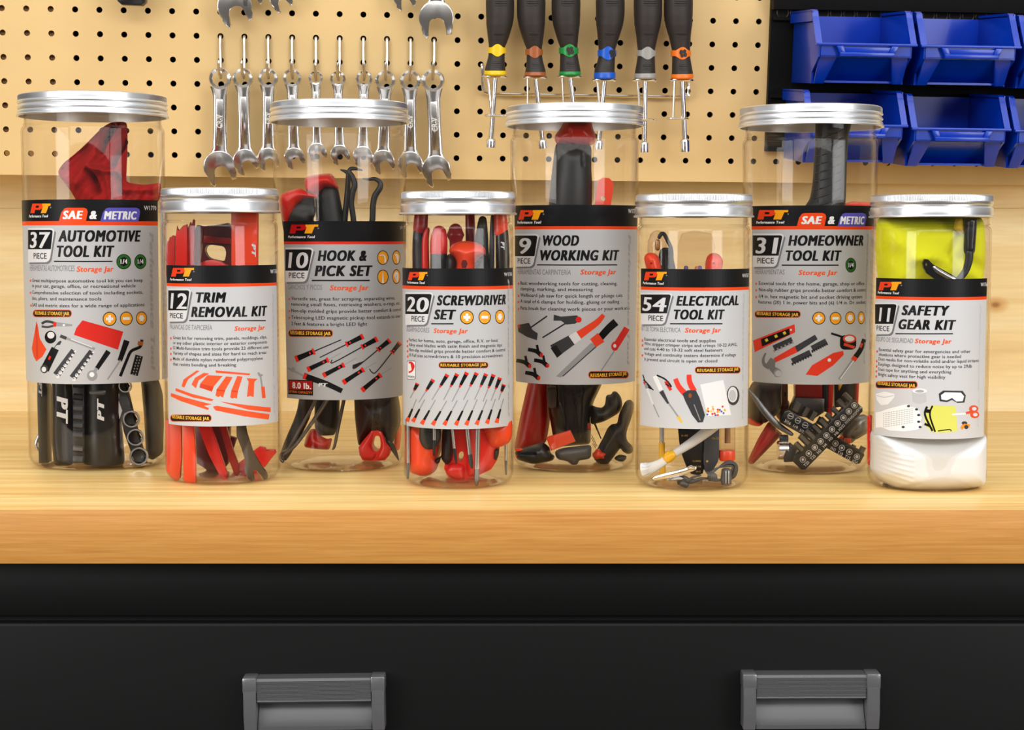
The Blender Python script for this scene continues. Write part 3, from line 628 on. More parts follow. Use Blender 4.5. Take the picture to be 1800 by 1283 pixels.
def hk(hx, hy, tx, ty, w, hl, tip=None):
    dx, dy = tx-hx, ty-hy; f = lambda t: (hx+dx*t, hy+dy*t)
    if hl < 1: L.line([f(hl), f(1)]+(tip or []), 7, (44, 44, 46), 2, 6)
    L.line([f(0), f(.12*hl), f(.5*hl), f(.95*hl)], w*.85, C_BLK, 3, w*.6); L.line([f(.0), f(.13*hl)], w*.8, R3, 4, w*.92); L.line([f(hl*.9), f(hl)], w*.85, R3, 4, w*.9); L.line([f(hl*.72), f(hl*.8)], w*.3, R3, 5)
hk(222, 486, 480, 376, 42, .42); hk(605, 355, 360, 476, 36, .40); hk(684, 370, 435, 505, 36, .36, [(430, 488)]); hk(755, 378, 560, 535, 36, .36, [(548, 518)]); hk(812, 392, 680, 555, 34, .36, [(655, 560), (640, 540)])
for x0, y0, x1, y1 in ((290, 545, 410, 488), (378, 578, 498, 516), (490, 618, 608, 542), (596, 662, 704, 572)):
    hk(x0, y0, x1, y1, 34, 1.0); L.line([(x1, y1), (x1+70*(x1-x0)/120, y1-38)], 4, C_STL, 2)
L.line([(180, 535), (270, 580)], 12, C_STL, 2); L.line([(200, 538), (215, 550)], 26, C_STL, 3); L.line([(268, 578), (330, 600), (400, 625), (485, 665)], 34, C_BLK, 3, 28); L.line([(268, 578), (284, 585)], 30, R3, 4); L.text('PT', 350, 405, 640, 20, C_PALE, 'T', 4)
L.poly([(182, 600), (322, 604), (322, 690), (182, 682)], (28, 20, 20), 4); L.poly([(186, 605), (318, 609), (318, 660), (186, 655)], (170, 24, 24), 5); L.text('8.0 lb.', 206, 312, 652, 34, C_WHT, 'B', 6); L.text('LIFTING CAPACITY', 186, 318, 678, 13, (226, 120, 40), 'B', 6)
L.build(JO[3])
# ---- 20 piece screwdriver
L = Label(JS[4], 713.5, 901.5, 472, 754.3, (194, 195, 197), fl=-1.7)
header(L, 0, 503.5, 509.5)
logo(L, 'q4', 145, 440, 137, 402, 362, 122, 417, 36)
L.text('W1761', 1590, 1708, 300, 54, C_PALE, 'R', 2)
numbox(L, 'q4', 108, 517, 432, 560, 872, 1020, '20', 130, 462, 838, 220, 200, 395, 985, 82)
titles(L, 'q4', [('SCREWDRIVER', 580, 1615, 741, 152), ('SET', 535, 872, 955, 150)], (497, 830, 1018, 18), ('DESARMADORES', 128, 468, 1144, 72), (530, 1050, 1160, 72))
for a in ((1032, 920, 104, 106, '+'), (1300, 919, 93, 106, '-'), (1528, 913, 72, 105, '*')): icon(L, 'q4', *a)
bullets(L, 'B', [('Perfect for home, auto, garage, office, R.V. or boat', 863, 1365, 393, 854), ('Alloy steel blades with satin finish and magnetic tips', 863, 1387, 421, 854), ('Non-slip molded grips provide better comfort & control', 863, 1405, 450, 855), ('10 Full size screwdrivers & 10 precision screwdrivers', 863, 1391, 480, 856)], 18)
pill(L, 'B', 1030, 1310, 501, 537); L.J.crop('B')
L.rrect(852, 494, 900, 600, 8, C_BLK, 2); L.rrect(854, 497, 898, 597, 7, C_WHT, 3); L.line([(862, 560), (880, 550), (890, 525), (878, 505), (862, 506)], 10, C_RED, 4); L.text('MAGNETIC', 858, 896, 590, 11, C_BLK, 'B', 4)
for hx, hy, tx, ty in ((912, 622, 870, 705), (1000, 600, 918, 730), (1080, 572, 992, 715), (1135, 568, 1058, 715), (1190, 560, 1105, 726), (1245, 562, 1170, 715), (1298, 568, 1232, 715), (1340, 572, 1280, 725), (1376, 590, 1325, 720), (1398, 628, 1368, 715)):
    drv(L, hx, hy, tx, ty, 26, .5)
for hx, hy, tx, ty in ((855, 830, 905, 712), (888, 832, 952, 712), (938, 845, 1012, 715), (1000, 850, 1076, 720), (1065, 850, 1135, 718), (1130, 850, 1195, 715), (1188, 850, 1248, 712), (1246, 848, 1302, 712), (1304, 842, 1350, 710), (1358, 838, 1396, 708)):
    dx, dy = tx-hx, ty-hy; f = lambda t: (hx+dx*t, hy+dy*t)
    L.line([f(.5), f(1)], 6, C_STL, 2); L.line([f(0), f(.25), f(.55)], 17, C_BLK, 3, 10); L.line([f(-.05), f(.14)], 24, (232, 78, 44), 4, 18)
L.J.crop('p'); L.vtext('Performance Tool', 892.5, 490, 733, 6, C_WM); L.build(JO[4])
# ---- 9 piece wood working
L = Label(JS[5], 905.5, 1118.5, 360, 676.3, (192, 193, 196))
header(L, 0, 397.5, 403)
logo(L, 'c', 112, 270, 105, 255, 877, 60, 902, 18)
L.text('W1772', 798, 848, 836, 27, C_PALE, 'R', 2)
numbox(L, 'c', 90, 236, 205, 972, 1105, 1165, '9', 118, 192, 1090, 98, 107, 187, 1152, 34)
titles(L, 'c', [('WOOD', 265, 492, 1040, 66), ('WORKING KIT', 248, 742, 1133, 66)], (228, 730, 1160, 7), ('HERRAMIENTAS CARPINTERÍA', 107, 440, 1221, 32), (498, 723, 1220, 32))
bullets(L, 'C', [('Basic woodworking tools for cutting, cleaning,', 112, 657, 69, 101), ('clamping, marking, and measuring', 112, 520, 101, 0), ('Wallboard jab saw for quick length or plunge cuts', 112, 686, 138, 101), ('A total of 6 clamps for holding, gluing or nailing', 112, 668, 173, 101), ('Parts brush for cleaning work pieces or your work area', 112, 727, 212, 101)])
pill(L, 'C', 494, 722, 552, 594); L.J.crop('C')
L.line([(165, 310), (262, 242)], 8, (44, 44, 46), 2); L.poly([(96, 292), (160, 280), (180, 320), (210, 340), (205, 378), (150, 360), (100, 330)], C_DGR, 3); L.circ(103, 299, 8, 10, C_RED, 4, 10)
L.line([(236, 364), (400, 262)], 8, (44, 44, 46), 2); L.poly([(300, 234), (340, 245), (430, 238), (455, 262), (420, 285), (370, 290), (340, 268), (298, 268)], C_DGR, 3); L.circ(440, 262, 17, 17, C_RED, 4, 12)
L.line([(580, 235), (540, 280), (440, 350)], 22, (236, 70, 40), 3, 48); L.line([(440, 350), (400, 378)], 52, C_PALE, 4, 58); L.line([(405, 374), (300, 440)], 60, C_DGR, 3, 78); L.line([(330, 430), (300, 450)], 60, (30, 30, 32), 4, 66)
L.line([(650, 275), (610, 310), (560, 365)], 44, C_BLK, 3, 40); L.line([(566, 362), (520, 395)], 62, (232, 70, 44), 4, 56); L.poly([(510, 392), (548, 412), (340, 588), (312, 582)], C_STL, 2); L.line([(540, 412), (350, 582)], 6, C_DGR, 3)
L.line([(712, 310), (640, 425)], 36, (214, 44, 40), 3); L.circ(643, 412, 20, 26, (214, 44, 40), 4); L.circ(643, 410, 9, 11, C_PALE, 5, 10); L.line([(640, 440), (560, 560)], 7, C_STL, 2)
for x, y in ((200, 440), (135, 502), (235, 500), (185, 570)):
    L.line([(x-46, y-10), (x, y), (x+30, y+24)], 20, C_BLK, 3, 26); L.line([(x+5, y-36), (x+12, y)], 14, C_BLK, 4); L.circ(x+30, y+22, 9, 12, C_RED, 5, 10)
L.J.crop('p'); L.vtext('Performance Tool', 1104.5, 412, 642, 9, C_WM); L.build(JO[5])
# ---- 54 piece electrical
L = Label(JS[6], 1126, 1315.5, 473, 754, (201, 202, 205))
header(L, 0, 505.5, 511)
logo(L, 'm', 128, 362, 118, 332, 656, 86, 700, 26)
L.text('W1767', 1135, 1200, 626, 38, C_PALE, 'R', 2)
numbox(L, 'm', 95, 412, 345, 796, 996, 1098, '54', 112, 360, 974, 142, 175, 325, 1072, 54)
titles(L, 'm', [('ELECTRICAL', 458, 1098, 918, 102), ('TOOL KIT', 433, 955, 1060, 102)], (396, 932, 1102, 12), ('KIT DE TOMA ELÉCTRICA', 104, 503, 1186, 48), (546, 918, 1193, 48))
bullets(L, 'C', [('Essential electrical tools and supplies', 810, 1213, 389, 800), ('Wire stripper crimper strips and crimps 10-22 AWG,', 810, 1333, 416, 800), ('and cuts 4-40 to 10-32 soft steel fasteners', 810, 1250, 443, 0), ('Voltage and continuity testers determine if voltage', 810, 1326, 473, 799), ('is present and circuit is open or closed', 810, 1221, 503, 0)], 18)
pill(L, 'C', 1095, 1352, 527, 566); L.J.crop('C')
L.line([(802, 572), (820, 620), (862, 660)], 7, C_DGR, 2); L.line([(806, 600), (850, 650), (830, 640)], 9, C_BLK, 2); L.line([(815, 625), (860, 740)], 14, C_PALE, 3, 10); L.line([(815, 620), (825, 650)], 14, C_STL, 4); L.line([(858, 735), (893, 812)], 6, C_STL, 2); L.line([(808, 612), (815, 628)], 10, C_RED, 4)
L.line([(868, 580), (905, 660)], 24, C_WHT, 2); L.line([(880, 575), (930, 600), (962, 640), (930, 625)], 9, C_BLK, 3); L.line([(905, 665), (945, 735)], 26, C_DGR, 3, 12); L.line([(930, 610), (960, 660)], 18, C_RED, 3); L.line([(945, 730), (1005, 815)], 9, C_STL, 2); L.line([(1000, 808), (1022, 842)], 18, (232, 190, 60), 3, 10)
L.line([(985, 595), (1005, 640), (1040, 680)], 26, (232, 62, 48), 3, 34); L.line([(1062, 572), (1066, 615), (1090, 665)], 26, (232, 62, 48), 3, 34)
L.poly([(1025, 680), (1055, 660), (1100, 660), (1120, 700), (1152, 800), (1140, 840), (1112, 842), (1080, 800), (1040, 720)], C_DGR, 4); L.circ(1068, 690, 10, 14, (150, 80, 40), 5, 10); L.line([(1090, 740), (1125, 830)], 5, C_STL, 5)
L.poly([(1125, 628), (1255, 602), (1300, 800), (1165, 805)], (234, 234, 235), 2)
for k in range(26):
    a = random.random()*110; b = random.random()*60; L.circ(1160+a, 745+b, 6, 6, random.choice([(232, 190, 60), (220, 60, 50), (90, 90, 170), (240, 150, 60), C_WHT]), 3+k % 4, 8)
L.circ(1310, 690, 36, 55, C_DGR, 2); L.circ(1308, 685, 27, 44, C_PALE, 3); L.circ(1306, 690, 20, 32, (190, 190, 192), 4)
L.J.crop('p'); L.vtext('Performance Tool', 1306, 515, 738, 6, (188, 189, 193)); L.build(JO[6])
# ---- 31 piece homeowner
L = Label(JS[7], 1321.5, 1533, 361, 676, (188, 189, 191))
header(L, 0, 397.3, 403.3)
logo(L, 'q7', 165, 592, 150, 540, 280, 130, 337, 38)
saemetric(L, 'q7', 708, 1115, 1268, 1668, 190, 375, (770, 1058), (1135, 1232), (1300, 1638), 108, 342)
L.J.crop('q7'); L.text('W1773', 1697, 1758, 220, 54, (190, 190, 192), 'R', 2)
numbox(L, 'q7', 104, 522, 435, 488, 778, 918, '31', 142, 460, 748, 220, 168, 395, 884, 76)
titles(L, 'q7', [('HOMEOWNER', 590, 1622, 641, 145), ('TOOL KIT', 557, 1325, 849, 145)], (502, 1285, 908, 16), ('HERRAMIENTAS', 138, 540, 1034, 68), (730, 1268, 1043, 68))
green(L, 'q7', 1452, 908, 74, 102)
bullets(L, 'D', [('Essential tools for the home, garage, shop or office', 141, 735, 70, 126), ('Non-slip rubber grips provide better comfort & control', 141, 748, 107, 126), ('1/4 in. hex magnetic bit and socket driving system', 141, 723, 145, 126), ('features (20) 1 in. power bits and (6) 1/4 in. Dr. sockets', 138, 745, 177, 0)])
pill(L, 'D', 117, 377, 212, 252)
for a in ((479, 254, 37, 36, '+'), (573, 255, 33, 36, '-'), (656, 252, 28, 36, 'hex'), (718, 252, 19, 36, '*')): icon(L, 'D', *a)
L.J.crop('D'); OR = (228, 62, 40)
L.poly([(108, 380), (342, 288), (346, 334), (118, 446)], OR, 2); L.poly([(152, 372), (312, 312), (316, 346), (160, 414)], C_BLK, 3)
for x, y in ((185, 378), (238, 356), (286, 338)): L.line([(x-7, y+4), (x+7, y-4)], 16, (222, 200, 60), 4)
L.circ(322, 320, 6, 6, C_PALE, 3, 8)
for x0, y0, x1, y1, n in ((225, 438, 330, 390, 6), (328, 512, 432, 462, 8), (440, 440, 522, 398, 8)):
    L.line([(x0, y0-14), (x1, y1-14)], 34, C_DGR, 2)
    for k in range(n): t = k/(n-1); x = x0+(x1-x0)*t; y = y0+(y1-y0)*t; L.line([(x, y-6), (x+5, y+8)], 9, C_STL if n == 6 else (40, 40, 42), 3)
L.line([(465, 360), (350, 430)], 30, C_DGR, 3, 36); L.line([(352, 428), (230, 492)], 38, OR, 3, 26); L.line([(180, 450), (166, 485), (172, 515), (200, 532)], 9, (122, 122, 124), 3, 26); L.poly([(182, 512), (208, 476), (236, 492), (232, 528), (262, 544), (236, 586), (205, 548)], (122, 122, 124), 4); L.circ(248, 564, 24, 22, (150, 150, 152), 5); L.circ(252, 566, 19, 17, (190, 190, 192), 6)
L.poly([(405, 572), (440, 520), (560, 450), (615, 438), (620, 460), (560, 520), (470, 580)], OR, 3); L.circ(538, 490, 10, 10, C_PALE, 4, 10)
L.line([(548, 340), (605, 358), (625, 372)], 12, C_BLK, 2); L.rrect(598, 350, 690, 432, 26, C_BLK, 3); L.circ(652, 370, 38, 24, (214, 70, 46), 4); L.circ(652, 370, 27, 16, C_PALE, 5); L.line([(620, 400), (680, 420)], 16, (214, 70, 46), 4)
L.line([(735, 372), (715, 430), (680, 480)], 24, C_BLK, 3, 30); L.line([(722, 395), (714, 420)], 12, OR, 4); L.line([(686, 472), (672, 492)], 30, OR, 4); L.line([(672, 490), (594, 600)], 17, C_STL, 2); L.line([(676, 492), (600, 598)], 5, C_WHT, 3)
L.J.crop('p'); L.vtext('Performance Tool', 1524.5, 410, 640, 5, C_WM); L.build(JO[7])
# ---- 11 piece safety gear
L = Label(JS[8], 1538, 1732, 490, 771.5, (208, 208, 210))
header(L, 0, 522.3, 527.7)
logo(L, 'q8', 148, 395, 140, 368, 245, 90, 286, 27)
L.text('W1766', 1245, 1320, 202, 40, C_PALE, 'R', 2)
numbox(L, 'q8', 112, 350, 292, 388, 606, 708, '11', 152, 278, 582, 150, 128, 264, 682, 54)
titles(L, 'q8', [('SAFETY', 395, 912, 517, 108), ('GEAR KIT', 362, 980, 670, 108)], (330, 948, 712, 13), ('EQUIPO DE SEGURIDAD', 122, 520, 805, 50), (536, 934, 817, 50))
bullets(L, 'D', [('Essential safety gear for emergencies and other', 817, 1334, 451, 808), ('situations where protective gear is needed', 817, 1281, 478, 0), ('Dust masks for non-volatile solid and/or liquid irritants', 816, 1383, 506, 806), ('Earplugs designed to reduce noise by up to 29db', 815, 1342, 535, 805), ('Duct tape for anything and everything', 814, 1226, 563, 804), ('Bright safety vest for high visibility', 814, 1193, 592, 803)], 18)
pill(L, 'D', 799, 1036, 609, 650); L.J.crop('D')
L.poly([(800, 680), (850, 668), (905, 680), (905, 700), (870, 740), (830, 745), (805, 715)], (242, 242, 242), 2); L.line([(805, 690), (850, 700), (900, 690)], 4, (200, 200, 202), 3)
L.poly([(1003, 660), (1080, 658), (1088, 725), (1050, 738), (1008, 728)], (196, 196, 198), 2); L.circ(1048, 664, 42, 14, (236, 236, 236), 3); L.circ(1048, 666, 24, 8, (170, 170, 172), 4)
L.poly([(1155, 680), (1180, 662), (1290, 664), (1308, 690), (1300, 730), (1260, 732), (1230, 715), (1200, 728), (1160, 722)], C_DGR, 2); L.poly([(1168, 688), (1190, 672), (1280, 674), (1298, 694), (1290, 722), (1255, 724), (1230, 704), (1200, 718), (1170, 712)], (244, 244, 245), 3)
GL = [(800, 785), (828, 780), (870, 765), (960, 742), (985, 740), (1000, 755), (1030, 760), (1035, 772), (1050, 780), (1045, 800), (1060, 815), (1050, 838), (1060, 850), (1055, 875), (1020, 885), (960, 892), (880, 888), (830, 868), (800, 872)]
L.poly(GL, (246, 246, 246), 2)
for i in range(19):
    for j in range(8):
        x = 845+i*9; y = 790+j*11-i*1.4
        if y > 762-(i > 12)*6 and y < 874: L.circ(x, y, 2.3, 2.3, (110, 110, 112), 3, 6)
for x, y in ((985, 750), (1030, 768), (1042, 800), (1042, 838), (955, 868), (1050, 868)): L.circ(x, y, 9, 7, C_DGR, 4, 10)
HV = (222, 222, 104)
L.poly([(1115, 745), (1250, 750), (1262, 890), (1200, 900), (1120, 898), (1080, 860), (1072, 800)], HV, 2); L.line([(1120, 748), (1105, 800), (1135, 895)], 10, C_BLK, 3); L.line([(1090, 752), (1078, 800), (1120, 890)], 12, C_BLK, 3); L.line([(1075, 775), (1110, 780)], 20, C_BLK, 4); L.line([(1150, 890), (1215, 882), (1225, 892)], 6, C_BLK, 3); L.line([(1075, 850), (1105, 862)], 14, C_BLK, 4)
L.line([(1230, 797), (1320, 792)], 10, (240, 240, 240), 3)
for x, y, rx, ry in ((1352, 765, 26, 20), (1358, 798, 26, 20)): L.circ(x, y, rx, ry, (232, 84, 50), 3); L.circ(x+3, y, rx*.5, ry*.5, (222, 222, 224), 4)
L.line([(1308, 790), (1340, 782)], 14, (232, 84, 50), 5)
L.circ(1300, 845, 16, 10, C_DGR, 3, 10); L.line([(1282, 878), (1300, 858), (1330, 862)], 18, (240, 150, 40), 3); L.circ(1310, 868, 12, 12, C_DGR, 4, 10)
L.J.crop('p'); L.vtext('Performance Tool', 1722.5, 535, 752, 5, (202, 202, 206)); L.build(JO[8])
# ------------------------------------------------------------------ tools hanging on the pegboard
def hang(px, py, wv): u, v = PB(px, py, wv); return u, v
def wrench(uc, vc, rr, uj, vj, hw, vbot, wv, label, group, text=None, ang=.26):
    """combination wrench: box ring at (uc, vc), open jaw centred at (uj, vj); board coordinates in metres"""
    m = MB(); th = .0045
    d = Vector((uj-uc, vj-vc)); Ln = d.length; d.normalize(); n = Vector((-d.y, d.x))
    Q = lambda a, l, w_=0.0: PBW(uc+d.x*l+n.x*a, vc+d.y*l+n.y*a, wv+w_)
    # ring with a twelve-pointed hole
    K = 48; vs = []; prof = [(0, 'o', -.5), (0, 'o', .5)]
    for k in range(K):
        a = 2*PI*k/K; ri = rr*.66*(1.0 if (k % 4) else 1.07); c, s_ = math.cos(a), math.sin(a)
        for r, w_ in ((ri, th*.55), (rr*.90, th*.62), (rr, th*.30), (rr, -th*.30), (rr*.90, -th*.62), (ri, -th*.55)): vs.append(Q(c*r, s_*r, w_))
    fs = []
    for k in range(K):
        for j in range(6): fs.append((6*k+j, 6*k+(j+1) % 6, 6*((k+1) % K)+(j+1) % 6, 6*((k+1) % K)+j))
    m.add(vs, fs)
    # jaw head outline, turned by ang about the jaw centre
    R = hw; op = R*.50; out = [(op*.98, -R*1.0), (R*.80, -R*.98)]
    for k in range(21):
        a = -PI*.20+PI*1.40*k/20; out.append((R*math.cos(a), R*math.sin(a)))
    out += [(-R*.86, -R*.86), (-R*.64, -R*1.14), (-op, -R*.98), (-op, -R*.28)]
    for k in range(1, 9): a = PI-PI*k/9; out.append((op*math.cos(a), -R*.28+op*.75*math.sin(a)))
    out += [(op, -R*.28)]
    ca, sa = math.cos(ang), math.sin(ang); hd = [(x*ca-y*sa, x*sa+y*ca) for x, y in out]
    prism(m, [Q(x, Ln-y, th*.6) for x, y in hd], PR @ Vector((0, th*1.2, 0)), 0, .0013, 3)
    # shank: waisted, with a raised flat panel
    ws = rr*.66; L0 = rr*.8; L1 = Ln-R*.75
    prof_ = [(ws*1.3, L0-rr*.1), (ws*1.05, L0+rr*.35), (ws*.9, L0+rr*.8), (ws*.86, (L0+L1)/2), (ws*.95, L1-R*.35), (ws*1.3, L1+R*.05), (ws*1.5, L1+R*.3)]
    n2 = 24; vs = []
    for hwid, l in prof_:
        for k in range(n2):
            a = 2*PI*k/n2; c, s__ = math.cos(a), math.sin(a); e_ = .62
            vs.append(Q(hwid*abs(c)**e_*(1 if c > 0 else -1), l, th*.5*abs(s__)**.8*(1 if s__ > 0 else -1)))
    np_ = len(prof_); m.add(vs, [(j*n2+k, j*n2+(k+1) % n2, (j+1)*n2+(k+1) % n2, (j+1)*n2+k) for j in range(np_-1) for k in range(n2)]+[tuple(range(n2)), tuple((np_-1)*n2+k for k in range(n2))])
    l0, l1 = L0+rr*1.0, L1-R*.55
    prism(m, [Q(x, y, th*.5) for x, y in ((ws*.42, l0), (ws*.42, l1), (-ws*.42, l1), (-ws*.42, l0))], PR @ Vector((0, th*.2, 0)), 0, .0003)
    if text:
        vs, fs, ks = glyphs(text, .02, 0); h = ws*.75; wl = h*2.4; mid = (L0+L1)/2
        m.add([Q(h*.5-y*h, mid+wl/2-x*wl, th*.53) for x, y in vs], fs, 1)
    o = m.build('combination_wrench', [M_CHROME, mat('stamped_lettering', (214, 212, 206), .6)], None, PBW(uc, vc, wv), sharp=28)
    return tag(o, label, 'wrench', group)
s_ = 3.2727
WD = [(283, 452, 64, 282, 958, 92, 0, 'CR-V'), (415, 448, 58, 428, 925, 70, .3, None), (560, 448, 57, 562, 910, 62, -.1, 'CR-V'), (699, 447, 53, 710, 905, 58, .2, None), (835, 448, 42, 842, 872, 53, .1, None),
      (962, 452, 45, 973, 886, 55, .1, None), (1113, 452, 48, 1105, 895, 57, 0, None), (1235, 460, 58, 1222, 925, 65, .1, None), (1378, 462, 60, 1378, 940, 72, -.1, 'CR-V'), (1508, 463, 66, 1527, 975, 84, 0, 'CR-V')]
WN = ['widest chrome combination wrench, leftmost on the pegboard hook row', 'second chrome wrench from the left, overlapped by the widest wrench', 'chrome wrench with CR-V lettering just left of the hook and pick jar lid',
      'chrome wrench behind the left side of the hook and pick jar', 'smallest chrome wrench, behind the middle of the hook and pick jar lid', 'second smallest chrome wrench, just right of the smallest one',
      'chrome wrench two to the right of the smallest one, behind the jar lid', 'chrome wrench behind the right side of the hook and pick jar', 'chrome wrench half hidden by the right edge of the hook and pick jar lid', 'rightmost chrome wrench with CR-V lettering, hanging clear of any jar']
pxs = lambda wv: (PB(900, 200, wv)[0]-PB(800, 200, wv)[0])/100
for (x, y, r, xj, yj, hw, a, tx), nm in zip(WD, WN):
    wv = .022; k = pxs(wv)/s_
    uc, vc = PB(300+x/s_, y/s_, wv); uj, vj = PB(300+xj/s_, yj/s_, wv)
    wrench(uc, vc, r*k, uj, vj, hw*k, 0, wv, nm, 'chrome wrenches in the hook row', tx, .3+a*.5)
for x, y, hw, nm, a in ((368, 38, 98, 'largest upper chrome wrench jaw, far left at the top edge', .3), (462, -25, 62, 'upper chrome wrench tip peeking out behind the largest upper jaw', .3), (632, -5, 62, 'upper chrome wrench tip third from the left at the top edge', .5), (1345, -12, 62, 'upper chrome wrench tip just left of the big upper right jaw', .3), (1528, 105, 100, 'big upper chrome wrench jaw above the rightmost hanging wrench', .1)):
    wv = .024; k = pxs(wv)/s_; uj, vj = PB(300+x/s_, y/s_, wv)
    wrench(uj, vj+.13, hw*.66*k, uj, vj, hw*k, 0, wv, nm, 'chrome wrenches cut off by the top edge', None, a)
# hooks
M_HOOK = mat('zinc_hook', (206, 198, 186), .3, .95)
HL = ['left end hook of the wrench row', 'second hook from the left in the wrench row', 'third hook from the left in the wrench row', 'fourth hook from the left in the wrench row', 'fifth hook from the left in the wrench row', 'fifth hook from the right in the wrench row', 'fourth hook from the right in the wrench row', 'third hook from the right in the wrench row', 'second hook from the right in the wrench row', 'right end hook of the wrench row']
for i in range(10):
    u, v = i*PIT, 0; x, y, r = WD[i][:3]; uc, vc = PB(300+x/s_, y/s_, .022); k = pxs(.022)/s_; top = vc+r*k*.66
    m = MB(); tube(m, smooth_path([PBW(u, v, -.012), PBW(u, v, .001), PBW(u, v-.004, .0035), PBW(u, v-.02, .0035), PBW(u+(uc-u)*.6, top-.006, .006), PBW(uc, top-.0035, .016), PBW(uc, top-.003, .028), PBW(uc, top+.006, .034), PBW(uc, top+.010, .0345)], 5), .0016, 0, 10, cap='round', ref=Vector((1, 0, 0)))
    tag(m.build('pegboard_hook', M_HOOK, None, PBW(u, v)), 'bent silver wire hook, '+HL[i], 'hook', 'hooks of the wrench row')
# black tool end at the top left
m = MB(); u, v = PB(235, 10.5, .03); pts = [(-.0155, .05), (-.0155, .0045), (-.011, .0005), (.009, 0), (.0135, .0035), (.0145, .05)]
prism(m, [PBW(u+a, v+b, .04) for a, b in pts], PR @ Vector((0, .018, 0)), 0, .002); tag(m.build('black_pliers', M_DARK), 'black tool end poking down from the top edge at upper left', 'tool')
# ---- rack of nut drivers
s2 = 3.3962; Q2 = lambda x, y, wv: PB(820+x/s2, y/s2, wv)
WR = .034; kk = pxs(WR)/s2
ND = [('yellow', (244, 206, 20), 200, 84, 182, 48, 262, 340, 172, 64, 420, 455, 148, 830, 880, 176, 690),
      ('brown', (166, 92, 44), 386, 85, 404, 46, 272, 350, 411, 63, 428, 460, 452, 835, 885, 395, 690),
      ('green', (26, 146, 62), 594, 86, 610, 52, 262, 344, 618, 65, 425, 455, 660, 840, 890, 612, 700),
      ('blue', (24, 92, 206), 858, 86, 839, 50, 275, 362, 825, 64, 430, 475, 792, 840, 890, 826, 705),
      ('grey', (160, 158, 154), 1083, 85, 1074, 52, 278, 358, 1067, 64, 436, 475, 1062, 848, 908, 1066, 716),
      ('orange', (250, 122, 24), 1265, 87, 1280, 54, 280, 358, 1288, 66, 440, 475, 1302, 832, 905, 1262, 708)]
M_GRIP = mat('dark_brown_rubber', (44, 38, 35), .55, bump=.2, nscale=1200)
NP = {'yellow': 'leftmost in the wire rack', 'brown': 'second from the left in the rack', 'green': 'standing left of the blue one in the rack', 'blue': 'hanging above the wood working jar lid', 'grey': 'standing left of the orange one in the rack', 'orange': 'rightmost in the wire rack'}
M_BADGE = mat('dark_badge', (40, 34, 30), .6)
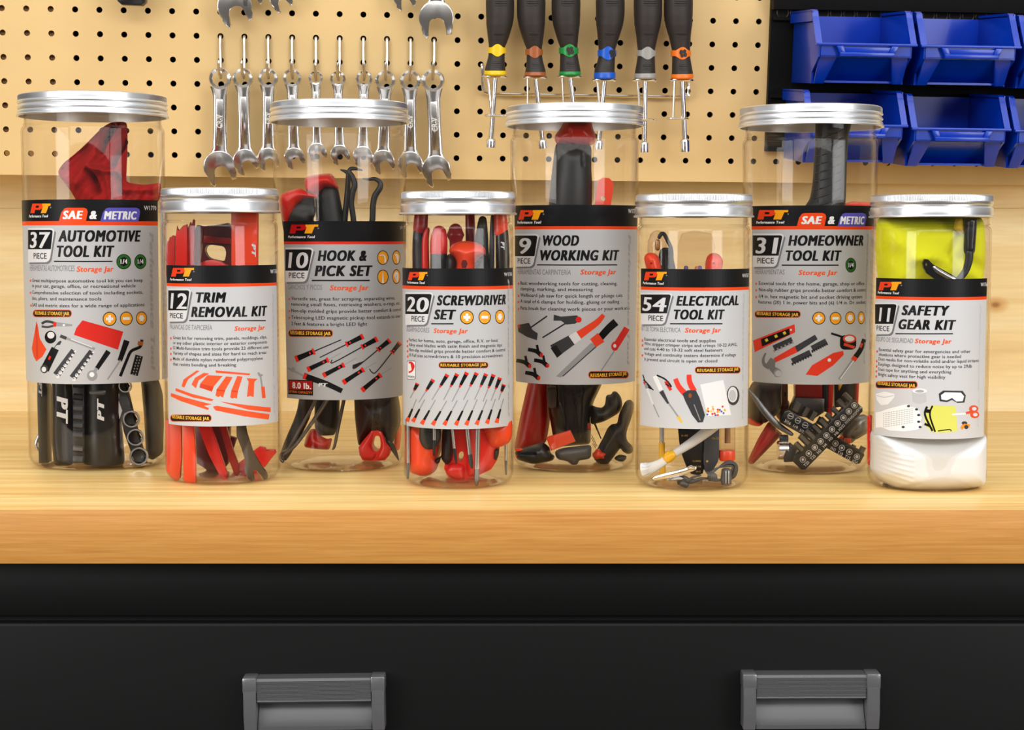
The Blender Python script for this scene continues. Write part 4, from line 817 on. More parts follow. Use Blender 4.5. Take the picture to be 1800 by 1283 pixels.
for col, rgb, xt, ht, xn, hn, yb0, yb1, xb, hb, yr0, yr1, xs, ys0, ys1, xl, yl in ND:
    mc = mat('driver_'+col, rgb, .35)
    def C(x, y, dw=0.0): return PBW(*Q2(x, y, WR), WR+dw)
    top = Q2(xt, -130, WR)
    t = thing('nut_driver', '%s banded nut driver with black grip, %s' % (col, NP[col]), 'nut driver', C(xs, ys1), 'nut drivers in the wire rack')
    m = MB(); path = [C(xt, -150), C(xt, -60), C(xt, 20), C(xt, 90), C(xt*.75+xn*.25, 150), C(xt*.4+xn*.6, 215), C(xn, yb0+10), C(xn, (yb0+yb1)/2), C(xn*.6+xb*.4, yb1+12), C(xb, yr0-6), C(xb, yr0+10)]
    rad = [v*kk for v in (ht*.8, ht*.97, ht, ht*.985, ht*.92, ht*.76, hn*1.02, hn*.96, hn*1.05, hb*.96, hb*.98)]
    # finger ridges
    P2 = smooth_path(path, 6); R2 = []
    for i in range(len(P2)): a = i/6; b = min(int(a), len(rad)-2); R2.append(rad[b]+(rad[b+1]-rad[b])*(a-b))
    tube(m, P2, R2, 0, 28); 
    nrm = PR @ Vector((0, -1, 0))
    for (yy, hh, x0, st) in ((5, 30, xt, 7), (195, 28, xt*.5+xn*.5, 7), (yb1+22, 34, xn*.4+xb*.6, 8)):
        for q in range(5):
            y = yy+q*st; a = min(len(rad)-1, 0)
            # local grip radius at this height
            best = min(range(len(P2)), key=lambda i: abs((PI_ @ (P2[i]-PO)).z-Q2(x0, y, WR)[1])); rr = R2[best]; cc = P2[best]
            arc = [cc+(PR @ Vector((math.sin(a_)*rr*1.005, -math.cos(a_)*rr*1.005, -.0008*math.cos(a_*2.2)))) for a_ in [(-.45+.9*z/6) for z in range(7)]]
            tube(m, arc, .00035, 0, 6)
    m.build('handle', M_GRIP, t)
    # neck band with rounded front badge
    m = MB(); rb = hn*kk; N = 40; vs = []; cz = [C(xn, (yb0+yb1)/2)]
    for k in range(N):
        a = 2*PI*k/N; f = max(0, math.cos(a*2))**1.5; hh = (yb1-yb0)/2*kk*(.45+.55*f); 
        for w_, dr_ in ((-1, .0), (-.9, .0012), (.9, .0012), (1, .0)): vs.append(cz[0]+PR @ Vector((math.sin(a)*(rb*1.0+dr_), -math.cos(a)*(rb*1.0+dr_), hh*w_)))
    m.add(vs, [(4*k+j, 4*k+j+1, 4*((k+1) % N)+j+1, 4*((k+1) % N)+j) for k in range(N) for j in range(3)])
    if col in ('green', 'blue', 'orange', 'brown'):
        off = {'blue': .5, 'brown': 0}.get(col, .05)
        b0 = cz[0]+PR @ Vector((math.sin(off)*(rb+.0014), -math.cos(off)*(rb+.0014), 0)); ex = PR @ Vector((math.cos(off), math.sin(off), 0)); ez = PR @ Vector((0, 0, 1))
        if col != 'brown':
            for dx, dz, q in ((-.0022, .0012, .0028), (.0014, .0022, .0024), (.0022, -.0014, .0026), (-.0012, -.0024, .0022)):
                prism(m, [b0+ex*(dx+q*math.cos(a)*.8)+ez*(dz+q*math.sin(a)) for a in (0.3, 1.5, 2.6, 3.6, 4.4, 5.5)], (PR @ Vector((math.sin(off), -math.cos(off), 0)))*.0004, 1)
    tag(m.build('neck_band', [mc, M_BADGE], t), col+' neck band')
    m = MB(); tube(m, [C(xb, yr0+2), C(xb, yr0+8), C(xb, yr1-12), C(xb, yr1-4)], [hb*kk*.985, hb*kk*1.01, hb*kk*1.03, hb*kk*.94], 0, 28); tag(m.build('collar', mc, t), col+' collar')
    m = MB(); tube(m, [C(xb, yr1-6), C(xs, ys0)], 15.5*kk, 0, 16); m.build('shaft', M_CHROME, t)
    m = MB(); d = (C(xs, ys1)-C(xb, yr1)).normalized(); e0 = C(xs, ys0-6); e1 = C(xs, ys1); lathe(m, [(15*kk, 0), (28*kk, .002), (29.5*kk, .003), (29.5*kk, (e1-e0).length), (19*kk, (e1-e0).length), (19*kk, (e1-e0).length*.5)], 20, 0, e0, axis_to(d)); m.build('socket', M_CHROME, t)
t = thing('tool_rack', 'chromed wire rack carrying the six nut drivers', 'rack', PBW(*Q2(700, 560, .01), .01))
m = MB(); B = lambda x, y, wv: PBW(*Q2(x, y, wv), wv)
tube(m, smooth_path([B(88, 388, -.008), B(90, 388, .004), B(94, 400, .008), B(98, 520, .009), B(125, 556, .009), B(250, 562, .009), B(900, 572, .009), B(1290, 577, .009), B(1322, 562, .009), B(1326, 500, .008), B(1326, 485, -.008)], 5), .0017, 0, 10, cap='round'); m.build('rail', M_CHROME, t)
for col, rgb, xt, ht, xn, hn, yb0, yb1, xb, hb, yr0, yr1, xs, ys0, ys1, xl, yl in ND:
    m = MB()
    for xc, yc, rx in ((xb-3, yr1+3, 70), (xl, yl, 64)):
        c0 = B(xc, yc, WR); r = rx*kk
        tube(m, [c0+PR @ Vector((r*math.cos(2*PI*k/32), r*math.sin(2*PI*k/32)*.62, 0)) for k in range(32)], .0013, 0, 8, closed=True, ref=Vector((0, 0, 1)))
    w0 = B(xb-45, yr1+6, WR-.012); w1 = B(xl-28, yl, WR-.012)
    tube(m, [w0, w1], .0013, 0, 8)
    tube(m, [(w0*.55+w1*.45), B((xb-45)*.55+(xl-28)*.45, (yr1+yl)/2-20, .009)], .0013, 0, 8)
    m.build('ring_holder', M_CHROME, t)
# ------------------------------------------------------------------ black louvred rail panel and blue bins
M_PANEL = mat('black_rail_steel', (9, 8, 7), .6, spec=.15); M_BLUE = mat('blue_bin_plastic', (0, 54, 176), .28, spec=.5, coat=.1)
s3 = 3.6; Q3 = lambda x, y, wv: PB(1300+x/s3, y/s3, wv)
ua, va = PB(1357, 12, .012); ub = 42*PIT; vlow = PB(1500, 268, .012)[1]
t = thing('bin_rail', 'black steel rail panel carrying the blue bins on the pegboard', 'rail panel', PBW(ua, va))
m = MB()
def pbox(m, u0, u1, v0, v1, w0, w1, k=0, bev=0.0):
    M4 = Matrix.Translation(PO) @ PR.to_4x4() ; box(m, (u0, -w1, v0), (u1, -w0, v1), k, bev, 2, M4)
pbox(m, ua, ub, vlow, va+.02, .002, .010)
pbox(m, ua, ub, va-.003, va+.06, .010, .022, 0, .001)
for j in range(2):
    vv = PB(1500, (32, 168)[j], .012)[1]; pbox(m, ua+.002, ub, vv-.0035, vv, .010, .016)
m.build('panel', M_PANEL, t)
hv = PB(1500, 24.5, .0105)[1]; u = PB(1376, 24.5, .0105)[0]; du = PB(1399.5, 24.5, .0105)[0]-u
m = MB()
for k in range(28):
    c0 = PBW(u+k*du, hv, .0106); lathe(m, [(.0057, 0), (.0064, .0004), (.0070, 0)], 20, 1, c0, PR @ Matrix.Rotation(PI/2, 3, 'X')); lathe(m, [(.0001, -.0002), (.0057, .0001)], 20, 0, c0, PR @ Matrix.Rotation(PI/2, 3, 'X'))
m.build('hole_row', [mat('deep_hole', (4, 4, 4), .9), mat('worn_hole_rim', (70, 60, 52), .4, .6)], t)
DW = .132                                    # how far the bin fronts stand off the board
def bin_(u0, v0, W, H, label):
    """stacking bin; (u0, v0) = left end of the front lip in board coordinates"""
    t = thing('storage_bin', label, 'bin', PBW(u0+W/2, v0-H*.55, .012), 'blue stacking bins on the black rail')
    B = lambda u, v, w_: PBW(u0+u, v0+v, w_)
    wl = .0022; w0 = .016; wf = DW; wt = DW-.022; htop = H*.45; zb = -H*.55; lipz = 0.0
    fz = zb+.027; wb = DW-.030                # foot of the front wall is set back
    m = MB()
    # sides (inner faces come from wall thickness)
    for a, b in ((0.004, .004+wl), (W-.004-wl, W-.004)):
        side = [(w0, zb), (wb, zb), (wb, zb+.012), (DW-.004, fz), (DW-.003, lipz), (wt, htop-.004), (w0, htop-.004)]
        prism(m, [B(a, v, w_) for w_, v in side], PR @ Vector((b-a, 0, 0)), 0, .0004)
    # floor and back
    prism(m, [B(.006, zb+.001, w0), B(W-.006, zb+.001, w0), B(W-.006, zb+.001, wb), B(.006, zb+.001, wb)], PR @ Vector((0, 0, .0022)))
    prism(m, [B(.006, zb+.001, w0), B(W-.006, zb+.001, w0), B(W-.006, htop-.004, w0), B(.006, htop-.004, w0)], PR @ Vector((0, -.0022, 0)))
    # slanting lower front and upright upper front
    prism(m, [B(.006, zb+.001, wb-.022), B(W-.006, zb+.001, wb-.022), B(W-.006, fz, DW-.010), B(.006, fz, DW-.010)], PR @ Vector((0, .0022, 0)))
    prism(m, [B(.006, fz, DW-.010), B(W-.006, fz, DW-.010), B(W-.006, fz, DW-.0025), B(.006, fz, DW-.0025)], PR @ Vector((0, 0, .002)))
    prism(m, [B(.006, fz, DW-.0025), B(W-.006, fz, DW-.0025), B(W-.006, lipz, DW-.0025), B(.006, lipz, DW-.0025)], PR @ Vector((0, .0022, 0)))
    # corner legs of the recessed foot
    for a, s in ((.006, 1), (W-.006, -1)):
        prism(m, [B(a, zb, wb+.004), B(a+s*.010, zb, wb+.004), B(a+s*.019, fz+.002, DW-.006), B(a, fz+.002, DW-.006)], PR @ Vector((0, .004, 0)), 0, .0006)
    m.build('shell', M_BLUE, t, sharp=30)
    # rolled rim: top of the sides, slanting front edges and the front lip
    m = MB()
    for a, b in ((0, .0065), (W-.0065, W)):
        path = [(w0, htop), (wt-.006, htop), (wt-.001, htop-.002), (wt+.002, htop-.007), (DW-.001, lipz)]
        for (w1, v1), (w2, v2) in zip(path, path[1:]):
            dv, dw = v2-v1, w2-w1; l = math.hypot(dv, dw); nv, nw = -dw/l*-1, dv/l*-1; th = .0026
            prism(m, [B(a, v1, w1), B(a, v2, w2), B(a, v2-nv*th, w2-nw*th), B(a, v1-nv*th, w1-nw*th)], PR @ Vector((b-a, 0, 0)), 0)
        pb = [(w0, htop-.001), (wt, htop-.001), (wt, htop-.012), (w0, htop-.012)]
        prism(m, [B(a if a == 0 else b-.0012, v, w_) for w_, v in pb], PR @ Vector((.0012, 0, 0)))
    prism(m, [B(0, lipz, DW+.0018), B(W, lipz, DW+.0018), B(W, lipz, DW-.005), B(0, lipz, DW-.005)], PR @ Vector((0, 0, -.0028)), 0, .0005)
    m.build('rim', M_BLUE, t, sharp=30)
    # card holder
    m = MB(); cw = W*.25
    prism(m, [B(W/2-cw-.004, -.004, DW+.002), B(W/2+cw+.004, -.004, DW+.002), B(W/2+cw, fz+.004, DW+.002), B(W/2-cw, fz+.004, DW+.002), B(W/2-cw, fz-.001, DW+.002), B(W/2+cw+.001, fz-.001, DW+.002)][:4], PR @ Vector((0, .0035, 0)), 0, .0005)
    prism(m, [B(W/2-cw-.002, fz+.005, DW+.0045), B(W/2+cw+.002, fz+.005, DW+.0045), B(W/2+cw+.002, fz+.001, DW+.0045), B(W/2-cw-.002, fz+.001, DW+.0045)], PR @ Vector((0, .006, 0)), 0, .0004)
    for s in (-1, 1): prism(m, [B(W/2+s*(cw+.006), -.003, DW+.0042), B(W/2+s*(cw-.001), -.003, DW+.0042), B(W/2+s*(cw-.004), fz+.003, DW+.0042), B(W/2+s*(cw+.002), fz+.003, DW+.0042)], PR @ Vector((0, .006, 0)), 0, .0004)
    m.build('card_holder', M_BLUE, t, sharp=30)
    return t
p0 = Q3(486, 268, DW); p1 = Q3(1125, 270, DW); W0 = p1[0]-p0[0]; H0 = Q3(1090, 57, DW-.022)[1]-Q3(530, 516, DW-.03)[1]; H0 *= 1.0
q0 = Q3(1150, 285, DW); q1 = Q3(1090, 805, DW); r0 = Q3(1005, 780, DW)
st = q0[0]-p0[0]
bin_(p0[0], p0[1], W0, H0, 'blue bin at the left end of the upper row'); bin_(q0[0], q0[1]+.0005, W0, H0, 'blue bin in the upper row beside the left end one'); bin_(q0[0]+st, q0[1]-.001, W0, H0, 'blue bin in the upper row cut off by the right edge')
bin_(q1[0]-st, q1[1]+.0025, W0, H0, 'blue bin at the left end of the lower row behind the homeowner jar'); bin_(q1[0], q1[1], W0, H0, 'blue bin in the middle of the lower row above the safety gear jar'); bin_(q1[0]+st, q1[1]-.001, W0, H0, 'blue bin in the lower row cut off by the right edge')
# ------------------------------------------------------------------ contents of the jars
def rounded(poly, k=5, cap=45):
    n = len(poly); out = []
    for i in range(n):
        p0, p1, p2 = Vector(poly[i-1]), Vector(poly[i]), Vector(poly[(i+1) % n]); la, lb = (p0-p1).length, (p2-p1).length; d = min(.45*la, .45*lb, cap)
        a = p1+(p0-p1)*(d/(la or 1)); b = p1+(p2-p1)*(d/(lb or 1))
        for j in range(k):
            t = j/(k-1); q = a*(1-t)**2+p1*(2*t*(1-t))+b*t*t; out.append((q.x, q.y))
    return out
def pin(x, y, poly):
    ins = False; n = len(poly)
    for i in range(n):
        x1, y1 = poly[i]; x2, y2 = poly[(i+1) % n]
        if (y1 > y) != (y2 > y) and x < (x2-x1)*(y-y1)/(y2-y1)+x1: ins = not ins
    return ins
def near(x, y, poly):
    best = (1e9, x, y); n = len(poly)
    for i in range(n):
        x1, y1 = poly[i]; x2, y2 = poly[(i+1) % n]; dx, dy = x2-x1, y2-y1; l = dx*dx+dy*dy or 1
        t = max(0, min(1, ((x-x1)*dx+(y-y1)*dy)/l)); a, b = x1+dx*t, y1+dy*t; d = math.hypot(x-a, y-b)
        if d < best[0]: best = (d, a, b)
    return best
class Kit:
    """builds one object out of shapes placed inside a jar (crop pixels + depth t in jar radii)"""
    def __init__(s, J, crop): s.J = J.crop(crop); s.c = crop; s.mb = MB()
    def new(s): s.mb = MB(); s.J.crop(s.c); return s
    def p(s, x, y, t): return s.J.W(x, y, t)
    def tube(s, pts, r, m=0, flat=1.0, cap='round', n=16, sm=0, ref=(0, 1, 0)):
        P3 = [s.p(*q) for q in pts]; r = r if isinstance(r, (list, tuple)) else [r]*len(pts); R3 = [s.J.len(a, q[2]) for a, q in zip(r, pts)]
        if sm:
            Q = smooth_path(P3, sm); R2 = []
            for i in range(len(Q)): a = i/sm; b = min(int(a), len(R3)-2); f = a-b; R2.append(R3[b]+(R3[b+1]-R3[b])*f)
            P3, R3 = Q, R2
        tube(s.mb, P3, R3, m, n, flat, cap, ref=Vector(ref)); return s
    def plate(s, poly, t, th, m=0, bev=.0006, holes=(), t1=None, rnd=False):
        if rnd: poly = rounded(poly)
        holes = [rounded(h, 3) for h in holes]
        ys = [q[1] for q in poly]; y0, y1 = min(ys), max(ys); tt = lambda y: t if t1 is None else t+(t1-t)*(y-y0)/(y1-y0)
        prism(s.mb, [s.p(x, y, tt(y)) for x, y in poly], (0, th, 0), m, bev, 2, [[s.p(x, y, tt(y)) for x, y in h] for h in holes]); return s
    def relief(s, poly, t, bulge, m=0, folds=(), edge=.35, nx=46, noise=0.0, back=.6, t1=None, rnd=True):
        if rnd: poly = rounded(poly)
        nx = int(nx*1.7)
        xs = [q[0] for q in poly]; ys = [q[1] for q in poly]; x0, x1, y0, y1 = min(xs), max(xs), min(ys), max(ys)
        st = max(x1-x0, y1-y0)/nx; NX = int((x1-x0)/st)+2; NY = int((y1-y0)/st)+2; ew = edge*min(x1-x0, y1-y0)
        cells = [(i, j) for i in range(NX) for j in range(NY) if pin(x0+(i+.5)*st-.5*st, y0+(j+.5)*st-.5*st, poly)]
        cs = set(cells); vid = {}; V = []
        for i, j in cells:
            for a, b in ((i, j), (i+1, j), (i+1, j+1), (i, j+1)):
                if (a, b) in vid: continue
                x, y = x0+(a-.5)*st, y0+(b-.5)*st; full = all(c in cs for c in ((a, b), (a-1, b), (a, b-1), (a-1, b-1)))
                d, nx_, ny_ = near(x, y, poly)
                if not full or not pin(x, y, poly): x, y, d = nx_, ny_, 0
                vid[(a, b)] = len(V); V.append((x, y, d))
        tt = lambda y: t if t1 is None else t+(t1-t)*(y-y0)/(y1-y0)
        fr, bk = [], []; F = [math.sqrt(max(0, 1-(1-min(d/ew, 1))**2)) for x, y, d in V]; nb = [[] for _ in V]
        for i, j in cells:
            q4 = [vid[k] for k in ((i, j), (i+1, j), (i+1, j+1), (i, j+1))]
            for a in range(4): nb[q4[a]] += [q4[a-1], q4[(a+1) % 4]]
        for _ in range(14): F = [F[i] if V[i][2] == 0 else .4*F[i]+.6*sum(F[k] for k in nb[i])/len(nb[i]) for i in range(len(V))]
        for (x, y, d), f in zip(V, F):
            z = bulge*f
            for ax, ay, bx, by, amp, wd in folds:
                dx, dy = bx-ax, by-ay; l = dx*dx+dy*dy; u = max(0, min(1, ((x-ax)*dx+(y-ay)*dy)/l)); dd = math.hypot(x-ax-dx*u, y-ay-dy*u); z += amp*math.exp(-(dd/wd)**2)*min(1, d/(ew*.2))
            if noise: z += noise*f*(math.sin(x*.061+y*.023)+math.sin(y*.047-x*.031+1)+.5*math.sin(x*.13+y*.11))
            p = s.p(x, y, tt(y)); fr.append(p+Vector((0, -z, 0))); bk.append(p+Vector((0, bulge*f*back+.0002, 0)))
        n = len(V); fs = []
        for i, j in cells:
            a, b, c, d = (vid[k] for k in ((i, j), (i+1, j), (i+1, j+1), (i, j+1))); fs += [(a, b, c, d), (n+a, n+d, n+c, n+b)]
        s.mb.add(fr+bk, fs, m); return s
    def text(s, st, x0, x1, y, cap, t, m, rot90=False, sty='T', mirror=False):
        vs, fs, ks = glyphs(st, STY[sty][0], STY[sty][1], 3, STY[sty][2]); out = []; t0 = t
        for (x, yy), k_ in zip(vs, ks):
            t = t0-k_*.00012
            if mirror: out.append(s.p(x0-yy*cap, y-x*(x1-x0), t))     # reads upwards
            elif rot90: out.append(s.p(x0+yy*cap, y+x*(x1-x0), t))     # reads downwards
            else: out.append(s.p(x0+x*(x1-x0), y-yy*cap, t))
        s.mb.add(out, fs, m); return s
    def done(s, name, mats, label=None, cat=None, group=None, parent=None, loc=None, sharp=40):
        o = s.mb.build(name, mats, parent, loc, sharp); s.new()
        return tag(o, label, cat, group)
M_PT = mat('silver_print', (206, 207, 210), .4)
M_WIRE = mat('dark_wire_bristle', (48, 40, 32), .5)
# ---- jar 1: automotive
J = JS[1]; K = Kit(J, 'a')
K.relief([(362, 575), (392, 527), (500, 440), (590, 350), (640, 300), (690, 268), (745, 263), (795, 266), (800, 375), (796, 500), (790, 640), (830, 650), (905, 660), (1003, 645), (1010, 668), (1000, 770), (900, 800), (500, 800), (440, 690), (372, 605)], -.05, .010, 0,
    [(655, 450, 705, 290, -.016, 18), (520, 640, 660, 400, .010, 38), (585, 575, 630, 700, -.012, 18), (600, 562, 770, 582, .012, 20), (748, 600, 772, 710, -.010, 13), (720, 540, 792, 385, -.016, 15), (675, 400, 745, 280, -.010, 12), (400, 560, 560, 420, -.010, 24), (455, 640, 640, 760, .006, 40), (800, 690, 960, 690, .006, 22), (690, 600, 720, 760, .008, 22)], .10, 70, .0009, 1.0)
K.done('shop_cloth', M_CLOTH, 'crumpled red shop cloth standing up inside the automotive jar', 'cloth')
K = Kit(J, 'i')
K.plate([(268, 60), (345, 60), (378, 200), (378, 985), (285, 990), (272, 300)], -.30, .016, 0, .0015); K.text('PT', 288, 440, 130, 34, -.303, 1, True)
K.done('bit_case', [M_DARK, M_PT], 'narrow black case with small silver letters at the left of the automotive jar', 'tool case')
K.relief([(425, 60), (640, 60), (655, 990), (600, 1012), (450, 1008), (418, 700)], -.66, .008, 0, (), .3, 50, 0, 1.5); K.text('PT', 478, 770, 278, 118, -.815, 1, True)
K.done('flat_tool_case', [M_DARK, M_PT], 'black case with the biggest silver PT letters in the automotive jar', 'tool case')
t = thing('bit_strip', 'ribbed black bit strip between the two lettered black tools', 'bit strip', J.W(700, 1000, -.7))
K.new(); K.plate([(640, 60), (768, 60), (768, 985), (650, 990)], -.70, .010); K.done('strip', M_BLACK, parent=t)
for k, (y, c) in enumerate(((150, M_DARK), (280, M_DARK), (400, M_GREYB), (490, M_GREYB), (580, M_GREYB), (680, M_GREYB), (830, M_DSTEEL), (940, M_GREYB))):
    K.tube([(655, y, -.72), (755, y+8, -.72)], 34, 0, .6, 'flat', 6); K.done('bit', c, parent=t)
K.tube([(960, 60, -.42), (960, 600, -.42), (965, 640, -.42), (965, 700, -.42), (975, 960, -.42), (975, 985, -.42)], [205, 205, 205, 212, 218, 205], 0, 1.0, 'flat', 40); K.text('PT', 978, 1216, 540, 74, -.90, 1, True, 'T', True)
K.relief([(815, 228), (860, 225), (1000, 215), (990, 262), (870, 268), (830, 262)], -.90, .0012, 2, (), .4, 24)
K.done('flashlight', [M_DARK, M_PT, M_GREYB], 'thick black flashlight body in the middle of the automotive jar', 'flashlight')
t = thing('socket_rail', 'slanting black rail that held the chrome sockets, automotive jar', 'socket rail', J.W(1200, 900, -.5))
K.new(); K.plate([(1090, 140), (1200, 140), (1320, 640), (1420, 990), (1300, 985), (1180, 640)], -.52, .008); K.plate([(1108, 205), (1140, 260), (1130, 320), (1168, 430), (1140, 520), (1112, 330)], -.525, .001, 1, 0); K.done('rail', [M_BLACK, M_PT], parent=t)
for k, (x, y, r, nm) in enumerate(((1200, 170, 72, 'topmost chrome socket, half under the automotive label'), (1265, 520, 92, 'second chrome socket from the top in the automotive jar'), (1308, 712, 92, 'third chrome socket from the top in the automotive jar'), (1345, 912, 98, 'lowest and largest chrome socket in the automotive jar'))):
    c = K.p(x, y, -.66); r3 = J.len(r, -.66); m = MB(); ax = axis_to(Vector((.22, -1, .12)))
    pr = [(r3*.78, -.020), (r3*.98, -.018), (r3, -.010), (r3, -.001), (r3*.95, 0), (r3*.80, 0), (r3*.70, -.002)]
    lathe(m, pr, 36, 0, c, ax, closed=True)
    hx = [c+ax @ Vector((r3*.70*math.cos(a), r3*.70*math.sin(a), -.002)) for a in [PI*k_/3 for k_ in range(6)]]; h2 = [c+ax @ Vector((r3*.45*math.cos(a), r3*.45*math.sin(a), -.012)) for a in [PI*k_/3 for k_ in range(6)]]
    m.add(hx+h2, [(i, (i+1) % 6, 6+(i+1) % 6, 6+i) for i in range(6)], 0); m.add([q+ax @ Vector((0, 0, .0002)) for q in h2], [(0, 1, 2, 3, 4, 5)], 1)
    tag(m.build('socket', [M_CHROME, M_DARK], None, c), nm, 'socket', 'chrome sockets in the automotive jar')
K.relief([(1360, 60), (1550, 90), (1600, 260), (1608, 560), (1600, 880), (1480, 960), (1420, 900), (1400, 500)], .05, .010, 0, (), .4, 44); K.done('pliers', M_GREYB, 'dark grey moulded tool handle at the right of the automotive jar', 'tool')
K.tube([(352, 580, .02), (275, 730, .02), (258, 790, .0), (285, 850, .0)], [16, 20, 17, 9], 0, .7, 'round', 10, 4); K.done('ratchet_tip', M_STEEL, 'bent steel tool tip at the far left of the automotive jar', 'tool')
# ---- jar 2: trim removal
J = JS[2]; K = Kit(J, 'a'); G2 = 'trim pry tools in the trim removal jar'
def pry(poly, t, th, m, name, label, hole=(), t1=None, text=None):
    K.plate(poly, t, th, 0, .0007, hole, t1)
    if text: K.text(*text)
    return K.done(name, [m, M_PT], label, 'pry tool', G2)
pry([(1040, 1060), (1050, 1010), (1058, 1020), (1062, 985), (1074, 990), (1080, 975), (1096, 980), (1096, 1230), (1040, 1230)], -.10, .010, M_RED, 'pry_tool', 'jagged red pry tool ends fanned at the left of the trim jar')
pry([(1100, 985), (1108, 915), (1118, 960), (1145, 915), (1172, 905), (1172, 1230), (1100, 1230)], -.45, .004, M_RED, 'pry_tool', 'broad red pry tool beside the jagged ends at upper left')
pry([(1176, 930), (1192, 890), (1196, 940), (1210, 875), (1218, 880), (1212, 1230), (1176, 1230)], -.40, .005, M_RED2, 'pry_tool', 'slim deep red pry tool with the tallest pointed tip')
pry([(1218, 935), (1235, 910), (1275, 918), (1262, 1040), (1240, 1230), (1205, 1230)], -.25, .006, M_MAROON, 'pry_tool', 'purple red pry tool with ribbed edge beside the scoop')
pry([(1270, 918), (1345, 912), (1425, 898), (1458, 925), (1450, 1230), (1255, 1230), (1245, 1100), (1262, 1000)], .25, .010, M_MAROON, 'pry_scoop', 'wide maroon pry scoop with a pale window through it', [[(1280, 1070), (1290, 1040), (1320, 1033), (1405, 1045), (1418, 1080), (1408, 1140), (1370, 1132), (1330, 1124), (1300, 1112)]])
pry([(1255, 1150), (1290, 1132), (1330, 1127), (1380, 1140), (1420, 1160), (1420, 1230), (1250, 1230)], -.1, .008, M_RED, 'pry_tool', 'rounded red pry tool top just above the trim label')
K.plate([(1275, 975), (1440, 990), (1440, 1028), (1275, 1020)], .1, .004, 0, .0006); K.done('pry_tool', M_RED2, 'red cross edge lying behind the window of the maroon scoop', 'pry tool', G2)
pry([(1448, 800), (1540, 800), (1614, 810), (1612, 1240), (1448, 1240)], -.35, .007, M_ORNG, 'pry_bar', 'wide orange pry bar with small PT letters at the upper right', (), None, ('PT', 1577, 1660, 1028, 26, -.358, 1, True))
K = Kit(J, 'k')
pry([(95, 60), (318, 60), (318, 600), (300, 900), (255, 945), (170, 900), (100, 800)], -.42, .005, M_ORNG, 'pry_bar', 'broad orange blade standing at the lower left of the trim jar')
pry([(335, 60), (490, 60), (520, 600), (525, 960), (490, 990), (345, 955)], -.62, .004, M_ORNG, 'pry_bar', 'second orange blade beside the broad one at the lower left')
pry([(500, 60), (1010, 60), (980, 700), (900, 800), (840, 830), (700, 800), (540, 690)], .35, .012, M_MAROON, 'pry_scoop', 'dark maroon scoop bottom behind the red diagonal blades')
pry([(545, 120), (720, 120), (800, 330), (935, 740), (985, 850), (975, 930), (930, 940), (880, 900), (720, 580), (620, 330)], -.25, .006, M_RED, 'pry_bar', 'bright red diagonal blade with a pointed foot, centre of the trim jar')
pry([(850, 120), (950, 120), (1050, 480), (1135, 720), (1130, 880), (1080, 860), (1000, 640)], -.05, .006, M_RED2, 'pry_bar', 'second red diagonal blade leaning behind the wrench')
pry([(1020, 300), (1110, 330), (1060, 480), (1040, 470)], .25, .006, M_MAROON, 'pry_tool', 'small maroon pry tool edge left of the wrench shank')
pry([(1130, 690), (1240, 620), (1350, 510), (1440, 448), (1520, 465), (1530, 495), (1498, 555), (1570, 492), (1660, 500), (1675, 540), (1610, 620), (1520, 740), (1440, 760), (1330, 880), (1200, 890), (1140, 860)], .15, .006, M_RED, 'pry_fork', 'red forked pry claw at the lower right of the trim jar')
M_BRONZE = mat('worn_dark_steel', (96, 84, 72), .42, .9, noise=.12, nscale=200)
K.plate([(1105, 60), (1230, 60), (1245, 260), (1340, 510), (1430, 690), (1530, 800), (1558, 870), (1550, 910), (1500, 925), (1450, 830), (1400, 775), (1360, 780), (1330, 810), (1360, 880), (1365, 930), (1330, 950), (1280, 920), (1228, 820), (1222, 720), (1240, 620), (1180, 470), (1110, 300)], -.38, .0035, 0, .0008)
K.done('open_end_wrench', M_BRONZE, 'dark steel open end wrench leaning at the lower right of the trim jar', 'wrench')
# ---- jar 3: hooks and picks
J = JS[3]; K = Kit(J, 'b'); G3 = 'red and black handled tools in the hook jar'
t = thing('hook_tool', 'fat red capped black handle at the far left top of the hook jar', 'hook tool', J.W(280, 900, .1), G3)
K.tube([(255, 960, -.1), (262, 860, -.1), (290, 800, -.1), (300, 770, -.1)], [80, 104, 90, 70], 0, .8, 'round', 24, 4); K.done('grip', M_BLACK, parent=t)
K.relief([(146, 730), (180, 705), (270, 678), (296, 690), (330, 712), (390, 720), (380, 745), (310, 740), (270, 770), (220, 860), (195, 920), (160, 880), (150, 800)], -.22, .012, 0, (), .5, 40); K.done('cap', M_RED, parent=t)
t = thing('hook_tool', 'tall leaning black handle with square red cap in the hook jar', 'hook tool', J.W(470, 900, .2), G3)
K.tube([(478, 960, .15), (465, 880, .15), (450, 760, .15), (440, 690, .15), (432, 660, .15)], [92, 88, 80, 74, 62], 0, .8, 'flat', 24, 3); K.done('grip', M_BLACK, parent=t)
K.relief([(303, 628), (318, 605), (400, 590), (470, 587), (492, 610), (522, 690), (490, 676), (430, 672), (402, 700), (380, 730), (335, 718), (306, 700)], .02, .016, 0, (), .45, 40); K.plate([(345, 640), (358, 655), (345, 685), (332, 660)], -.24, .001, 1, 0); K.done('cap', [M_RED, M_RED2], parent=t)
def pick(pts, r, label, t=.1):
    K.tube([(x, y, t) for x, y in pts], r, 0, 1, 'round', 12, 5); return K.done('pick', M_BLACK, label, 'pick', 'black picks standing in the hook jar')
pick([(550, 960), (555, 880), (570, 740), (578, 610), (575, 585), (555, 573), (530, 565)], [20, 20, 18, 16, 15, 10, 4], 'leftmost black pick with its tip bent to the left', .12)
